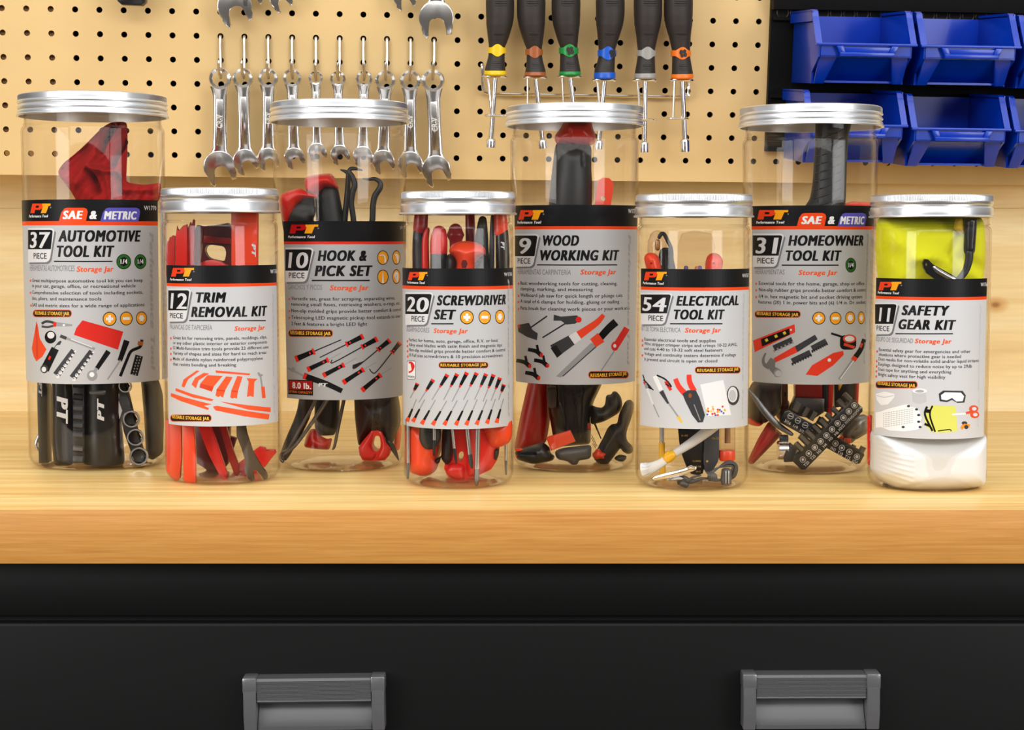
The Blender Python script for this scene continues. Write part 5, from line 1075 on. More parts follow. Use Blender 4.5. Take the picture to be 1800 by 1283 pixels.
pick([(612, 960), (610, 870), (598, 780), (605, 710), (618, 660), (605, 610), (585, 580), (592, 560), (620, 558), (665, 568)], [18, 18, 17, 19, 19, 17, 15, 13, 11, 4], 'middle black pick whose hooked tip points right', -.05)
pick([(725, 960), (730, 870), (733, 790), (745, 730), (775, 680), (778, 645), (745, 622), (705, 625), (670, 620)], [20, 19, 19, 20, 19, 16, 13, 9, 4], 'rightmost black pick with a wide bend to the left', .1)
K = Kit(J, 'g')
t = thing('hook_tool', 'black handle slanting into the lower left of the hook jar', 'hook tool', J.W(300, 1000, .1), G3)
K.tube([(520, 200, .1), (490, 330, .1), (440, 560, -.05), (300, 860, -.2), (240, 990, -.25)], [80, 82, 78, 64, 48], 0, .8, 'round', 20, 4); K.done('grip', M_BLACK, parent=t)
t = thing('hook_tool', 'black handle with pale red end in the lower middle of the hook jar', 'hook tool', J.W(640, 900, .2), G3)
K.tube([(705, 300, .3), (700, 560, .3), (690, 690, .3), (690, 760, .3)], [135, 135, 120, 88], 0, .8, 'flat', 24, 4); K.done('grip', M_BLACK, parent=t)
K.relief([(452, 870), (480, 760), (520, 700), (570, 690), (620, 760), (700, 805), (760, 790), (740, 880), (722, 920), (600, 915), (470, 895)], .12, .012, 0, (), .5, 36); K.done('end_cap', M_RED, parent=t)
def rod(pts, r, label, t):
    K.tube([(x, y, t) for x, y in pts], r, 0, 1, 'round', 10, 4); return K.done('steel_rod', M_DSTEEL, label, 'rod', 'steel rods in the hook jar')
rod([(600, 300), (560, 430), (420, 680), (320, 860), (285, 920), (215, 960), (200, 1010), (225, 1045)], 17, 'steel rod with a hooked foot at the lower left of the hook jar', -.42)
rod([(740, 300), (690, 400), (560, 600), (380, 850), (310, 920), (235, 980)], [22, 22, 22, 18, 15, 12], 'straighter steel rod lying over the hooked one', -.50)
rod([(895, 300), (880, 400), (830, 640), (785, 870), (765, 912)], [20, 20, 19, 16, 10], 'thin steel rod pointing down in the middle of the hook jar', .0)
t = thing('hook_tool', 'big black handle with a hole in its red end, hook jar', 'hook tool', J.W(1200, 1030, -.2), G3)
K.relief([(990, 300), (1460, 300), (1490, 470), (1495, 640), (1420, 800), (1390, 900), (1330, 860), (1290, 740), (1210, 715), (1140, 760), (1040, 890), (1020, 760), (1000, 560)], -.1, .020, 0, (), .5, 54); K.done('grip', M_BLACK, parent=t)
K.plate([(1040, 890), (1090, 840), (1140, 760), (1175, 722), (1240, 710), (1295, 735), (1340, 850), (1385, 905), (1370, 980), (1320, 1035), (1180, 1042), (1080, 1030), (1050, 970)], -.34, .022, 0, 0, [[(1205, 790), (1225, 768), (1265, 770), (1278, 840), (1275, 900), (1240, 945), (1200, 920), (1180, 880)]])
K.relief([(1040, 885), (1140, 760), (1175, 722), (1200, 715), (1190, 800), (1175, 880), (1195, 930), (1240, 955), (1200, 1035), (1080, 1025), (1050, 970)], -.345, .003, 0, (), .35, 30)
K.relief([(1250, 715), (1295, 735), (1340, 850), (1383, 905), (1368, 980), (1320, 1030), (1220, 1036), (1255, 945), (1285, 880), (1282, 800)], -.345, .003, 0, (), .35, 30); K.done('end_cap', M_RED, parent=t)
t = thing('hook_tool', 'handle with an orange red end at the far right of the hook jar', 'hook tool', J.W(1455, 900, .2), G3)
K.relief([(1410, 700), (1440, 655), (1480, 640), (1502, 660), (1500, 780), (1480, 920), (1430, 940), (1390, 930), (1415, 850)], .12, .010, 0, (), .5, 30); K.done('end_cap', M_ORNG, parent=t)
K.tube([(1320, 800, -.25), (1395, 880, -.28), (1440, 960, -.30), (1470, 1030, -.32)], [42, 34, 22, 4], 0, .6, 'round', 12, 3); K.done('scraper_tip', M_DARK, 'black pointed tip slanting down at the lower right of the hook jar', 'pick')
# ---- jar 4: screwdrivers
J = JS[4]; K = Kit(J, 'b'); G4 = 'screwdrivers in the screwdriver jar'
def driver(label, *parts):
    allp = [K.p(*q[1][0]) for q in parts]; base = min(allp, key=lambda v: v.z); t = thing('screwdriver', label, 'screwdriver', base, G4)
    for nm, pts, r, m, fl in parts:
        K.tube(pts, r, 0, fl, 'round', 20, 3); K.done(nm, m, parent=t)
    return t
driver('screwdriver with black grip and red cap at the upper left of its jar', ('grip', [(1035, 1240, -.1), (1030, 1160, -.1), (1022, 1040, -.1), (1025, 940, -.1)], [58, 50, 42, 38], M_BLACK, .9), ('cap', [(1030, 935, -.1), (1035, 860, -.1), (1040, 800, -.1)], [46, 44, 40], M_RED2, .9))
driver('screwdriver with a slim red grip flash beside the left black grip', ('grip', [(1065, 1240, -.25), (1062, 1130, -.25), (1062, 1000, -.25), (1075, 940, -.25)], [24, 24, 22, 14], M_RED, .8))
driver('screwdriver with a round red top over a black grip, left of centre', ('grip', [(1150, 1250, -.40), (1148, 1160, -.40), (1145, 1085, -.40)], [58, 56, 52], M_BLACK, .8), ('cap', [(1145, 1085, -.40), (1146, 1010, -.40), (1148, 960, -.40)], [54, 54, 46], M_RED, .8))
driver('screwdriver with a mushroom shaped dark red end in the middle', ('cap', [(1252, 1060, .1), (1252, 1010, .1), (1250, 975, .1), (1250, 945, .1)], [38, 40, 56, 44], M_RED2, .8))
t = thing('screwdriver', 'stubby orange red screwdriver with a dark hole, centre of its jar', 'screwdriver', J.W(1320, 1250, -.5), G4)
K.relief([(1208, 1085), (1215, 1045), (1260, 1015), (1330, 1008), (1400, 1025), (1438, 1060), (1440, 1095), (1400, 1115), (1375, 1150), (1385, 1250), (1230, 1250), (1255, 1150), (1240, 1110)], -.50, .015, 0, (), .45, 44); K.plate([(1285, 1150), (1295, 1130), (1315, 1130), (1326, 1150), (1318, 1180), (1290, 1180)], -.86, .001, 1, 0); K.done('cap', [M_ORNG, M_MAROON], parent=t)
for pl in ([(1180, 1250), (1188, 1120), (1210, 1085), (1245, 1105), (1258, 1150), (1240, 1250)], [(1375, 1250), (1370, 1160), (1400, 1115), (1445, 1095), (1460, 1250)]):
    K.relief(pl, -.45, .013, 0, (), .45, 28); K.done('grip', M_BLACK, parent=t)
driver('screwdriver with a tall dark red handle behind the stubby one', ('grip', [(1345, 1120, .2), (1345, 1000, .2), (1342, 900, .2), (1340, 820, .2)], [32, 32, 30, 28], M_RED2, .8))
driver('precision screwdriver with a ribbed black handle, right of centre', ('grip', [(1425, 1250, -.1), (1420, 1120, -.1), (1415, 980, -.1), (1420, 880, -.1)], [44, 42, 40, 26], M_BLACK, .8))
driver('precision screwdriver, plain black and slim, beside the lettered one', ('grip', [(1478, 1250, -.2), (1478, 1100, -.2), (1480, 960, -.2), (1482, 860, -.2)], [17, 17, 16, 12], M_GREYB, .8))
t = driver('black screwdriver with orange cap and white PT letters at upper right', ('grip', [(1545, 1250, -.3), (1545, 1100, -.3), (1540, 950, -.3)], [44, 44, 40], M_DARK, .7), ('cap', [(1535, 955, -.3), (1532, 890, -.3), (1530, 830, -.3)], [43, 42, 38], M_ORNG, .7))
K.text('PT', 1535, 1585, 1015, 22, -.565, 0, True); K.done('lettering', M_PT, parent=t)
K = Kit(J, 'h')
t = thing('screwdriver', 'red handled screwdriver with a black inlay at lower left', 'screwdriver', J.W(400, 880, .1), G4)
K.relief([(170, 120), (650, 120), (655, 420), (640, 560), (600, 640), (610, 720), (570, 810), (480, 870), (380, 878), (240, 835), (170, 740), (165, 400)], .05, .026, 0, (), .5, 50); K.done('handle', M_ORNG, parent=t)
K.relief([(360, 120), (640, 120), (640, 400), (560, 520), (450, 530), (390, 480), (350, 400)], -.55, .003, 0, (), .4, 36); K.done('inlay', M_BLACK, parent=t); K.relief([(545, 660), (640, 610), (655, 570), (620, 700), (585, 715)], -.22, .004, 0, (), .4, 20); K.done('inlay', M_BLACK, parent=t)
t = thing('screwdriver', 'largest red handled screwdriver with a hole, lower centre', 'screwdriver', J.W(1000, 930, .1), G4)
K.plate([(760, 120), (1400, 120), (1420, 400), (1400, 600), (1370, 680), (1300, 790), (1150, 860), (960, 935), (820, 930), (720, 870), (680, 780), (690, 700), (760, 640)], -.20, .018, 0, .006, [[(865, 600), (885, 560), (925, 545), (942, 590), (930, 640), (900, 685), (868, 670)]])
K.relief([(960, 120), (1390, 120), (1405, 400), (1360, 680), (1300, 785), (1150, 850), (990, 905), (960, 700), (970, 560)], -.19, .008, 0, (), .5, 46); K.relief([(690, 780), (760, 700), (850, 700), (950, 720), (960, 925), (830, 922), (725, 865)], -.19, .006, 0, (), .5, 36); K.done('handle', M_RED, parent=t)
K.relief([(660, 120), (800, 120), (810, 520), (780, 680), (720, 735), (670, 690), (640, 640), (650, 400)], -.24, .009, 0, (), .5, 36); K.done('inlay', M_BLACK, parent=t); K.relief([(1330, 510), (1410, 510), (1395, 600), (1370, 670), (1335, 650)], -.23, .005, 0, (), .45, 22); K.done('inlay', M_BLACK, parent=t)
t = thing('screwdriver', 'red handled screwdriver with a rounded black inlay at lower right', 'screwdriver', J.W(1400, 480, -.1), G4)
K.relief([(1180, 120), (1580, 120), (1575, 350), (1540, 440), (1440, 490), (1340, 505), (1280, 470), (1200, 300)], -.28, .012, 0, (), .5, 40); K.done('handle', M_ORNG, parent=t)
K.relief([(1250, 120), (1475, 120), (1470, 320), (1430, 385), (1340, 390), (1280, 340), (1255, 260)], -.44, .003, 0, (), .4, 30); K.done('inlay', M_BLACK, parent=t)
def shaft(label, x0, y0, x1, ym, xt, yt, r, t, kind='flat', tipm=M_DSTEEL, grip=None):
    b = thing('screwdriver', label, 'screwdriver', K.p(xt, yt, t), G4); K.new()
    K.tube([(x0, y0, t), (x1, ym, t)], r, 0, 1, 'flat', 16); K.done('shaft', M_STEEL, parent=b)
    if kind == 'flat': K.tube([(x1, ym-4, t), (x1*.5+xt*.5, ym*.5+yt*.5, t), (xt, yt, t)], [r*1.02, r*.95, r*.6], 0, .5, 'flat', 12)
    else: K.tube([(x1, ym-4, t), (x1*.4+xt*.6, ym*.4+yt*.6, t), (xt, yt-14, t), (xt, yt, t)], [r*1.03, r*1.0, r*.6, r*.25], 0, 1, 'flat', 8)
    K.done('tip', tipm, parent=b); return b
fl_ = shaft('screwdriver blade hanging at the far lower left with a long dark tip', 205, 120, 208, 700, 200, 912, 24, -.40)
shaft('short black tipped blade in front of the left red handle', 550, 120, 552, 400, 545, 612, 23, -.72, 'flat', M_BLACK)
shaft('thin slanting blade with a black tip left of the handle hole', 775, 120, 815, 510, 842, 716, 21, -.62, 'flat', M_BLACK)
shaft('bright slanting shaft just left of the big cross tip', 970, 120, 1020, 590, 1045, 776, 30, -.70, 'x', M_GREYB)
shaft('thick shaft with the biggest cross tip, reaching lowest in its jar', 1128, 120, 1112, 780, 1108, 1008, 34, -.82, 'x')
shaft('blade hanging at the far lower right with a dark grey tip', 1492, 120, 1495, 670, 1497, 860, 18, -.15)
K.tube([(205, 120, -.38), (206, 275, -.38)], 32, 0, 1, 'flat', 16); K.done('collar', M_BLACK, parent=fl_)
# ---- jar 5: wood working
J = JS[5]; K = Kit(J, 'c')
t = thing('jab_saw', 'black handled saw with a red cap rising to the wood working lid', 'saw', J.W(440, 800, 0))
K.relief([(345, 385), (450, 402), (570, 398), (568, 560), (572, 640), (570, 920), (290, 920), (314, 640), (330, 500)], -.05, .016, 0, [(505, 430, 512, 540, -.0016, 8)], .5, 56); K.done('grip', M_BLACK, parent=t)
K.relief([(336, 375), (342, 345), (380, 300), (400, 250), (570, 250), (575, 300), (595, 345), (598, 385), (570, 412), (500, 420), (430, 412), (350, 402)], -.06, .019, 0, [(430, 330, 438, 420, -.0015, 8)], .5, 46); K.done('cap', M_RED, parent=t)
K.plate([(590, 790), (600, 700), (612, 630), (640, 613), (680, 616), (704, 640), (706, 690), (690, 790)], -.05, .010, 0, .002, [[(622, 740), (640, 725), (662, 742), (655, 760), (632, 755)]]); K.done('folding_knife', M_ORNG, 'orange knife handle with a small hole, right of the saw handle', 'knife')
K = Kit(J, 'e')
K.relief([(250, 120), (470, 120), (470, 600), (430, 840), (300, 920), (120, 935), (82, 900), (150, 560)], .25, .010, 0, (), .45, 50); K.done('paint_brush', M_RED2, 'wide deep red tapering handle at the lower left of the wood working jar', 'brush')
t = thing('parts_brush', 'black bristled brush with a pale ferrule, centre of the wood working jar', 'brush', J.W(700, 880, .1))
K.relief([(440, 120), (1060, 120), (1020, 230), (930, 420), (910, 650), (905, 860), (520, 890), (450, 480)], .0, .020, 0, [(560, 400, 700, 820, .001, 10), (600, 200, 650, 800, -.001, 8), (740, 200, 720, 820, .001, 9), (820, 240, 800, 800, -.001, 8), (690, 300, 780, 760, .001, 7)], .45, 64); K.done('bristles', M_DARK, parent=t)
K.plate([(438, 250), (530, 236), (545, 300), (535, 465), (458, 472), (436, 360)], -.30, .003, 0, .0006)
for q in range(6): K.tube([(452+14*q, 275, -.31), (455+14*q, 450, -.31)], 3, 1, 1, 'flat', 6)
K.done('ferrule', [M_GREYB, M_DSTEEL], parent=t)
t = thing('bar_clamp', 'black clamp with a flat orange pad lying at the lower left', 'clamp', J.W(280, 1075, -.4))
K.relief([(92, 940), (130, 915), (400, 835), (470, 900), (475, 960), (525, 985), (505, 1030), (440, 1050), (290, 1076), (110, 1025)], -.62, .010, 0, [(110, 960, 300, 950, -.002, 14)], .5, 46, 0, 1.0); K.done('jaw', M_DARK, parent=t)
K.plate([(428, 790), (690, 710), (745, 832), (480, 932)], -.78, .006, 0, .0012); tag(K.done('pad', M_ORNG, parent=t), 'orange pad')
K.plate([(90, 915), (160, 905), (185, 920), (150, 938), (100, 935)], -.70, .003, 0, .0006); K.plate([(95, 985), (130, 982), (110, 1010)], -.70, .003, 0, .0006); tag(K.done('pad', M_ORNG, parent=t), 'small orange tip')
K.relief([(515, 935), (600, 900), (915, 862), (912, 1015), (780, 1035), (765, 1078), (700, 1082), (660, 1045), (540, 1020)], -.70, .006, 0, (), .35, 40, 0, 1.0); K.done('clamp_body', M_GREYB, 'grey clamp body with rounded foot at the bottom of the wood working jar', 'clamp')
K.relief([(910, 435), (970, 462), (1030, 470), (1062, 430), (1070, 345), (1090, 328), (1130, 325), (1140, 295), (1180, 290), (1230, 345), (1252, 440), (1215, 520), (1130, 575), (1040, 620), (905, 655)], -.1, .009, 0, (), .45, 44); K.plate([(835, 690), (870, 628), (905, 650), (910, 712)], -.2, .004, 1, .0006); K.done('spring_clamp', [M_BLACK, M_RED2], 'black hooked clamp jaw reaching right inside the wood working jar', 'clamp')
t = thing('spring_clamp', 'black clamp with an orange pad at the lower right of its jar', 'clamp', J.W(1080, 1075, -.3))
K.relief([(930, 1000), (980, 900), (1040, 790), (1090, 680), (1140, 640), (1190, 640), (1215, 520), (1280, 395), (1330, 378), (1368, 410), (1368, 500), (1330, 620), (1290, 720), (1290, 820), (1360, 880), (1362, 945), (1310, 970), (1250, 940), (1225, 900), (1150, 1000), (1100, 1068), (1040, 1080), (970, 1055)], -.22, .010, 0, [(1000, 980, 1180, 700, .002, 30)], .45, 56); K.relief([(1150, 1010), (1215, 965), (1290, 985), (1292, 1010), (1260, 1050), (1195, 1042)], -.3, .005, 0, (), .45, 24); K.done('jaw', M_BLACK, parent=t)
K.relief([(918, 965), (950, 938), (965, 910), (1005, 908), (1025, 945), (1075, 965), (1048, 990), (1055, 1018), (1010, 1012), (965, 1028), (930, 1000)], -.42, .005, 0, (), .45, 26); tag(K.done('pad', M_ORNG, parent=t), 'orange pad')
t = thing('wire_bristles', 'few thin dark bristles between the two black clamps', 'bristles', J.W(960, 890, 0))
for a, b, c, d, r in ((945, 640, 1018, 800, 7), (958, 640, 1005, 760, 4), (915, 760, 975, 880, 3), (912, 790, 965, 890, 3), (925, 850, 960, 905, 3)): K.tube([(a, b, .05), (c, d, .05)], r, 0, 1, 'flat', 6); K.done('bristle', M_WIRE, parent=t)
# ---- jar 6: electrical
J = JS[6]; K = Kit(J, 'm')
K.tube([(265, 540, -.15), (265, 380, -.15), (265, 260, -.15), (265, 225, -.15)], [100, 100, 98, 80], 0, 1, 'round', 28, 3); K.tube([(268, 330, -.15), (268, 260, -.15)], 24, 1, 1, 'round', 10)
K.done('tester_cap', [M_CLEAR2, mat('brass', (190, 140, 80), .35, .8)], 'clear rounded tester cap at the upper left of the electrical jar', 'tester')
t = thing('cord', 'black cord looping up behind the red handle, electrical jar', 'cord', J.W(380, 530, 0))
K.tube([(285, 215, -.3), (305, 182, -.3), (335, 185, -.3), (370, 250, -.3), (405, 330, -.3), (412, 430, -.3), (405, 560, -.3)], 20, 0, 1, 'round', 12, 5); K.done('loop', M_BLACK, parent=t)
for k in range(5):
    K.tube([(300+18*k, 560, -.22+.03*k), (292+16*k, 430, -.22+.03*k), (310+17*k, 350-8*(k % 2), -.22+.03*k), (350+12*k, 350, -.15), (380+10*k, 450, -.1), (395+12*k, 560, -.1)], 15, 0, 1, 'round', 10, 4); K.done('coil', M_BLACK, parent=t)
stripper = thing('wire_stripper', 'wire stripper with red handles and black jaws with yellow gauge marks, electrical jar', 'wire stripper', J.crop('l').W(950, 800, 0)); J.crop('m')
for pl, x, y, nm in (([(128, 440), (135, 405), (160, 380), (205, 372), (255, 385), (285, 430), (310, 540), (320, 600), (160, 600), (150, 530)], 200, 482, 'left red stripper handle above the electrical label'), ([(752, 600), (758, 470), (775, 410), (815, 378), (865, 375), (910, 400), (938, 450), (935, 500), (920, 600)], 842, 482, 'right red stripper handle above the electrical label')):
    K.relief(pl, -.35, .009, 0, (), .5, 36, 0, 1.0); c = [(x+9*math.cos(a), y+9*math.sin(a)) for a in [k*PI/5 for k in range(10)]]; K.plate(c, -.56, .001, 1, 0); K.done('handle', [M_ORNG, M_MAROON], parent=stripper)
K.plate([(470, 600), (480, 300), (520, 180), (640, 150), (820, 180), (860, 320), (800, 600)], .25, .006, 0, .002); K.done('parts_bag', clear('thin_bag_plastic', (.94, .92, .90), .5, .2), 'thin clear parts bag standing behind the label of the electrical jar', 'bag')
for x, y, c, nm in ((560, 530, (128, 116, 170), 'pale purple terminal peeking over the electrical label, left one'), (700, 530, (118, 108, 176), 'pale purple terminal peeking over the electrical label, right one'), (670, 536, (226, 140, 90), 'pale orange terminal peeking over the electrical label')):
    K.tube([(x, y+40, .2), (x, y, .2)], 24, 0, 1, 'round', 12); K.done('wire_terminal', mat('terminal_%d' % c[0], c, .5), nm, 'terminal', 'wire terminals in the parts bag')
K = Kit(J, 'l')
t = thing('screwdriver', 'slim screwdriver with steel shaft and yellow sleeve in the electrical jar', 'screwdriver', J.W(500, 900, .1))
K.tube([(497, 60, .1), (497, 380, .1)], 31, 0, 1, 'flat', 16); K.done('shaft', M_STEEL, parent=t)
K.tube([(497, 375, .1), (500, 600, .1), (510, 810, .1)], 42, 0, 1, 'flat', 18); K.tube([(512, 800, .12), (515, 905, .12)], 32, 0, 1, 'flat', 14); K.done('sleeve', M_YELL, parent=t)
t = stripper
K.plate([(715, 120), (1075, 120), (1072, 520), (1050, 560), (1055, 640), (1080, 720), (1062, 800), (1000, 830), (900, 810), (840, 720), (780, 560), (740, 380)], -.02, .004, 0, .0008); K.done('left_jaw', M_DARK, parent=t)
K.plate([(1078, 120), (1290, 120), (1290, 560), (1270, 640), (1200, 760), (1110, 800), (1075, 740), (1082, 650), (1070, 570)], -.06, .004, 0, .0008); K.done('right_jaw', M_GREYB, parent=t)
M_GOLD = mat('yellow_marking', (196, 156, 56), .6)
for st, x0, x1, y, cp in (('4-40', 760, 855, 292, 28), ('10-32', 1185, 1282, 330, 30), ('12 AWG', 920, 1030, 640, 24), ('14-16', 945, 1035, 715, 24), ('10-12', 965, 1030, 785, 22)): K.text(st, x0, x1, y, cp, -.068 if x0 > 1080 else -.03, 0, False, 'S')
K.plate([(1120, 612), (1140, 632), (1120, 652), (1100, 632)], -.07, .0003, 0, 0); K.done('gauge_marks', M_GOLD, parent=t)
t = thing('cleaning_brush', 'pale grey brush with yellow collar and white bristles slanting left', 'brush', J.W(300, 850, -.4))
K.tube([(1240, 120, -.42), (1130, 210, -.42), (900, 380, -.45), (620, 555, -.48)], [80, 78, 66, 48], 0, .8, 'flat', 24, 3); K.done('handle', M_GBRUSH, parent=t)
K.tube([(640, 540, -.48), (600, 570, -.48), (570, 592, -.48)], [62, 72, 70], 0, .9, 'round', 20); K.tube([(575, 520, -.5), (555, 545, -.5)], 30, 0, 1, 'round', 12); tag(K.done('collar', M_YELL, parent=t), 'yellow collar')
K.tube([(590, 580, -.48), (480, 660, -.48), (360, 720, -.46), (270, 742, -.44), (222, 748, -.42)], [52, 62, 80, 92, 98], 0, .7, 'flat', 26, 4)
random.seed(3)
for k in range(60):
    a = random.uniform(-1, 1); b = random.uniform(-1, 1); K.tube([(540, 610+28*a, -.48), (330+30*b, 735+82*a, -.47+.06*b), (215+40*abs(a)+18*b, 745+100*a, -.45+.08*b)], [4, 4, 2], 0, 1, 'flat', 5, 3)
K.done('bristles', M_GLOVE, parent=t)
t = thing('fuse_tube', 'clear tube with an orange cap on the right of the electrical jar', 'tube', J.W(1395, 620, 0))
K.tube([(1400, 60, .0), (1400, 480, .0)], 105, 0, 1, 'flat', 28); K.done('tube', M_CLEAR2, parent=t)
K.tube([(1394, 478, 0), (1394, 490, 0), (1394, 600, 0), (1394, 622, 0)], [106, 112, 112, 100], 0, 1, 'flat', 40); K.done('cap', M_ORNG, parent=t)
K.tube([(1400, 100, 0), (1400, 380, 0)], 40, 0, 1, 'flat', 14); K.done('fuse', mat('tan_paper', (176, 140, 100), .7), parent=t)
t = thing('alligator_clip', 'silver alligator clip lying at the bottom of the electrical jar', 'clip', J.W(600, 900, -.6))
K.tube([(385, 872, -.62), (420, 862, -.62), (600, 822, -.62), (780, 778, -.62), (900, 735, -.62), (945, 728, -.62)], [16, 30, 46, 46, 44, 30], 0, .45, 'round', 20, 4); K.tube([(400, 858, -.66), (640, 800, -.68), (860, 742, -.68)], 6, 0, 1, 'round', 8); K.tube([(870, 725, -.70), (900, 712, -.72), (930, 725, -.70)], [26, 34, 28], 0, .8, 'round', 14); K.done('jaw', M_CHROME, parent=t)
K.relief([(560, 880), (720, 820), (800, 840), (840, 870), (760, 900), (600, 900)], -.58, .005, 0, (), .4, 26); K.done('lower_jaw', M_STEEL, parent=t)
t = thing('coiled_cable', 'coiled dark cable with a small plug at the lower right', 'cable', J.W(1250, 960, -.4))
for k in range(6):
    o = 16*k; tt = -.40-.03*(k % 3)
    K.tube([(1130+o*.3, 850-o*.6, tt), (1240+o*.2, 720-o*.35+30, tt), (1400, 650+o*.9-20, tt), (1505-o*.4, 660+o*.6, tt), (1535-o, 740+o*.1, tt), (1500-o*.9, 840-o*.3, tt), (1420, 880-o*.2, tt), (1250, 900-o*.2, tt), (1150+o*.2, 880-o*.4, tt)], 13, 0, 1, 'round', 10, 5); K.done('loop', M_GREYB, parent=t)
for k in range(7):
    x = 1110+k*18; K.tube([(x, 775+4*k, -.58), (x+30, 830, -.62), (x+34, 900-2*k, -.58)], 11, 0, 1, 'round', 8, 4); K.done('wrap', M_GREYB, parent=t)
K.plate([(1335, 760), (1370, 740), (1440, 745), (1458, 790), (1460, 950), (1330, 965), (1320, 880)], -.66, .010, 0, .0015)
for x in (1378, 1416): K.tube([(x, 770, -.668), (x, 935, -.668)], 7, 1, 1, 'round', 8)
K.done('plug', [M_GREYB, M_STEEL], parent=t)
K.tube([(740, 920, -.5), (800, 880, -.55), (900, 910, -.55), (1040, 870, -.55), (1140, 870, -.52)], [40, 60, 34, 22, 14], 0, .8, 'round', 12, 4); K.tube([(780, 940, -.6), (830, 960, -.6)], 40, 0, .7, 'round', 10); K.tube([(850, 900, -.6), (930, 850, -.6), (1030, 830, -.6)], [22, 18, 10], 0, .8, 'round', 8, 3); K.done('clip_end', M_GREYB, parent=t)
# ---- jar 7: homeowner
J = JS[7]; K = Kit(J, 'd'); 
hammer = thing('claw_hammer', 'hammer with textured black handle, curved claw and steel head, homeowner jar', 'hammer', J.crop('f').W(860, 560, 0)); J.crop('d')
level = thing('spirit_level', 'black level with red rails standing behind the bit strips, homeowner jar', 'level', J.crop('f').W(1260, 480, .1)); J.crop('d')
m = K; m.tube([(545, 840, -.05), (577, 770, -.05), (592, 650, -.05), (600, 480, -.05), (610, 330, -.05), (618, 260, -.05), (620, 225, -.05)], [118, 112, 104, 101, 104, 112, 112], 0, .8, 'flat', 36, 5)
for k in range(9):
    y = 345+k*52; sh = (y-260)*.07
    K.tube([(530-sh, y+28, -.45), (600-sh*.7, y+4, -.51), (680-sh*.6, y-34, -.42)], 5, 0, 1, 'round', 8, 3)
for x in (545, 640): K.tube([(x+8, 300, -.50), (x-4, 480, -.50), (x-24, 760, -.50)], 3.5, 0, 1, 'round', 8, 3)
K.done('handle', M_BLACK, parent=hammer)
K.plate([(690, 768), (740, 755), (865, 762), (866, 800), (690, 800)], .2, .006, 0, .001); K.done('end_cap', M_ORNG, parent=level)
K = Kit(J, 'f')
t = thing('tape_measure', 'black tape measure with a red lower edge at the left of the homeowner jar', 'tape measure', J.W(300, 640, .1))
K.relief([(212, 128), (545, 110), (530, 470), (400, 570), (350, 605), (270, 600), (150, 520), (146, 260)], .1, .020, 0, (), .3, 44); K.done('case', M_BLACK, parent=t)
K.relief([(140, 515), (200, 540), (270, 590), (345, 600), (290, 640), (220, 632), (145, 605)], -.05, .012, 0, (), .45, 26); tag(K.done('rim', M_ORNG, parent=t), 'red lower rim')
K.relief([(395, 575), (455, 640), (545, 720), (530, 745), (380, 900), (220, 1062), (175, 1065), (158, 1030), (170, 990), (280, 760)], -.05, .011, 0, [(250, 960, 470, 660, .002, 14)], .5, 46); K.done('utility_knife', M_RED2, 'red utility knife pointing down at the lower left of the homeowner jar', 'knife')
K.tube([(165, 225, -.22), (250, 330, -.25), (350, 470, -.30), (480, 610, -.36), (650, 725, -.42)], [14, 36, 42, 40, 22], 0, .4, 'round', 16, 5); K.done('claw', M_DSTEEL, parent=hammer)
K.plate([(540, 60), (612, 60), (612, 560), (545, 600)], .18, .008, 0, .001); K.plate([(568, 255), (592, 250), (592, 300), (570, 305)], .178, .001, 1, 0); K.done('ruler_edge', [mat('brown_plastic', (122, 66, 48), .4), M_DARK], 'brown strip with a dark slot standing behind the claw', 'strip')
K.relief([(460, 400), (620, 330), (640, 430), (540, 600), (470, 520)], .3, .008, 0, (), .4, 26); K.done('bit_driver', M_MAROON, 'dark red grip partly hidden behind the hammer claw', 'screwdriver')
t = hammer
K.plate([(702, 310), (1025, 322), (1022, 480), (900, 560), (720, 520), (640, 470)], -.12, .016, 0, .0016); K.done('head', M_DSTEEL, parent=t)
K.plate([(700, 60), (1002, 60), (1000, 322), (705, 315)], -.05, .016, 0, .0016); tag(K.done('collar', M_RED2, parent=t), 'dark red collar')
K.plate([(1000, 60), (1062, 60), (1060, 480), (1010, 470)], .02, .010); K.done('inner_web', M_DARK, parent=level); K.plate([(1130, 60), (1400, 60), (1390, 380), (1140, 430)], .15, .010); K.done('body', M_DARK, parent=level)
K.plate([(1068, 60), (1132, 60), (1110, 540), (1060, 500)], .04, .008, 0, .001); tag(K.done('rail', M_RED, parent=level), 'red rail'); K.plate([(1385, 60), (1422, 60), (1405, 400), (1375, 380)], .05, .008, 0, .001); tag(K.done('rail', M_RED, parent=level), 'red rail')
K.plate([(1180, 120), (1250, 120), (1190, 235)], .0, .004, 0, .0006); tag(K.done('vial', M_YELL, parent=level), 'yellow vial')
t = thing('large_socket', 'chrome socket lying on its side at the bottom of the homeowner jar', 'socket', J.W(550, 1010, -.3))
K.tube([(492, 905, -.3), (500, 905, -.3), (605, 905, -.3)], [100, 108, 108], 0, 1, 'flat', 32); K.done('barrel', M_CHROME, parent=t)
K.tube([(520, 775, -.25), (608, 775, -.25)], 45, 0, 1, 'flat', 20); K.tube([(600, 930, -.3), (700, 960, -.35)], [118, 80], 0, 1, 'flat', 24); K.done('drive_end', M_GREYB, parent=t)
t = hammer
K.tube([(1290, 740, -.1), (1380, 610, -.12), (1455, 570, -.12)], [95, 105, 70], 0, 1, 'round', 30, 3); K.tube([(1360, 720, -.2), (1480, 650, -.2)], [70, 70], 0, .6, 'round', 20); K.done('face', M_DSTEEL, parent=t)
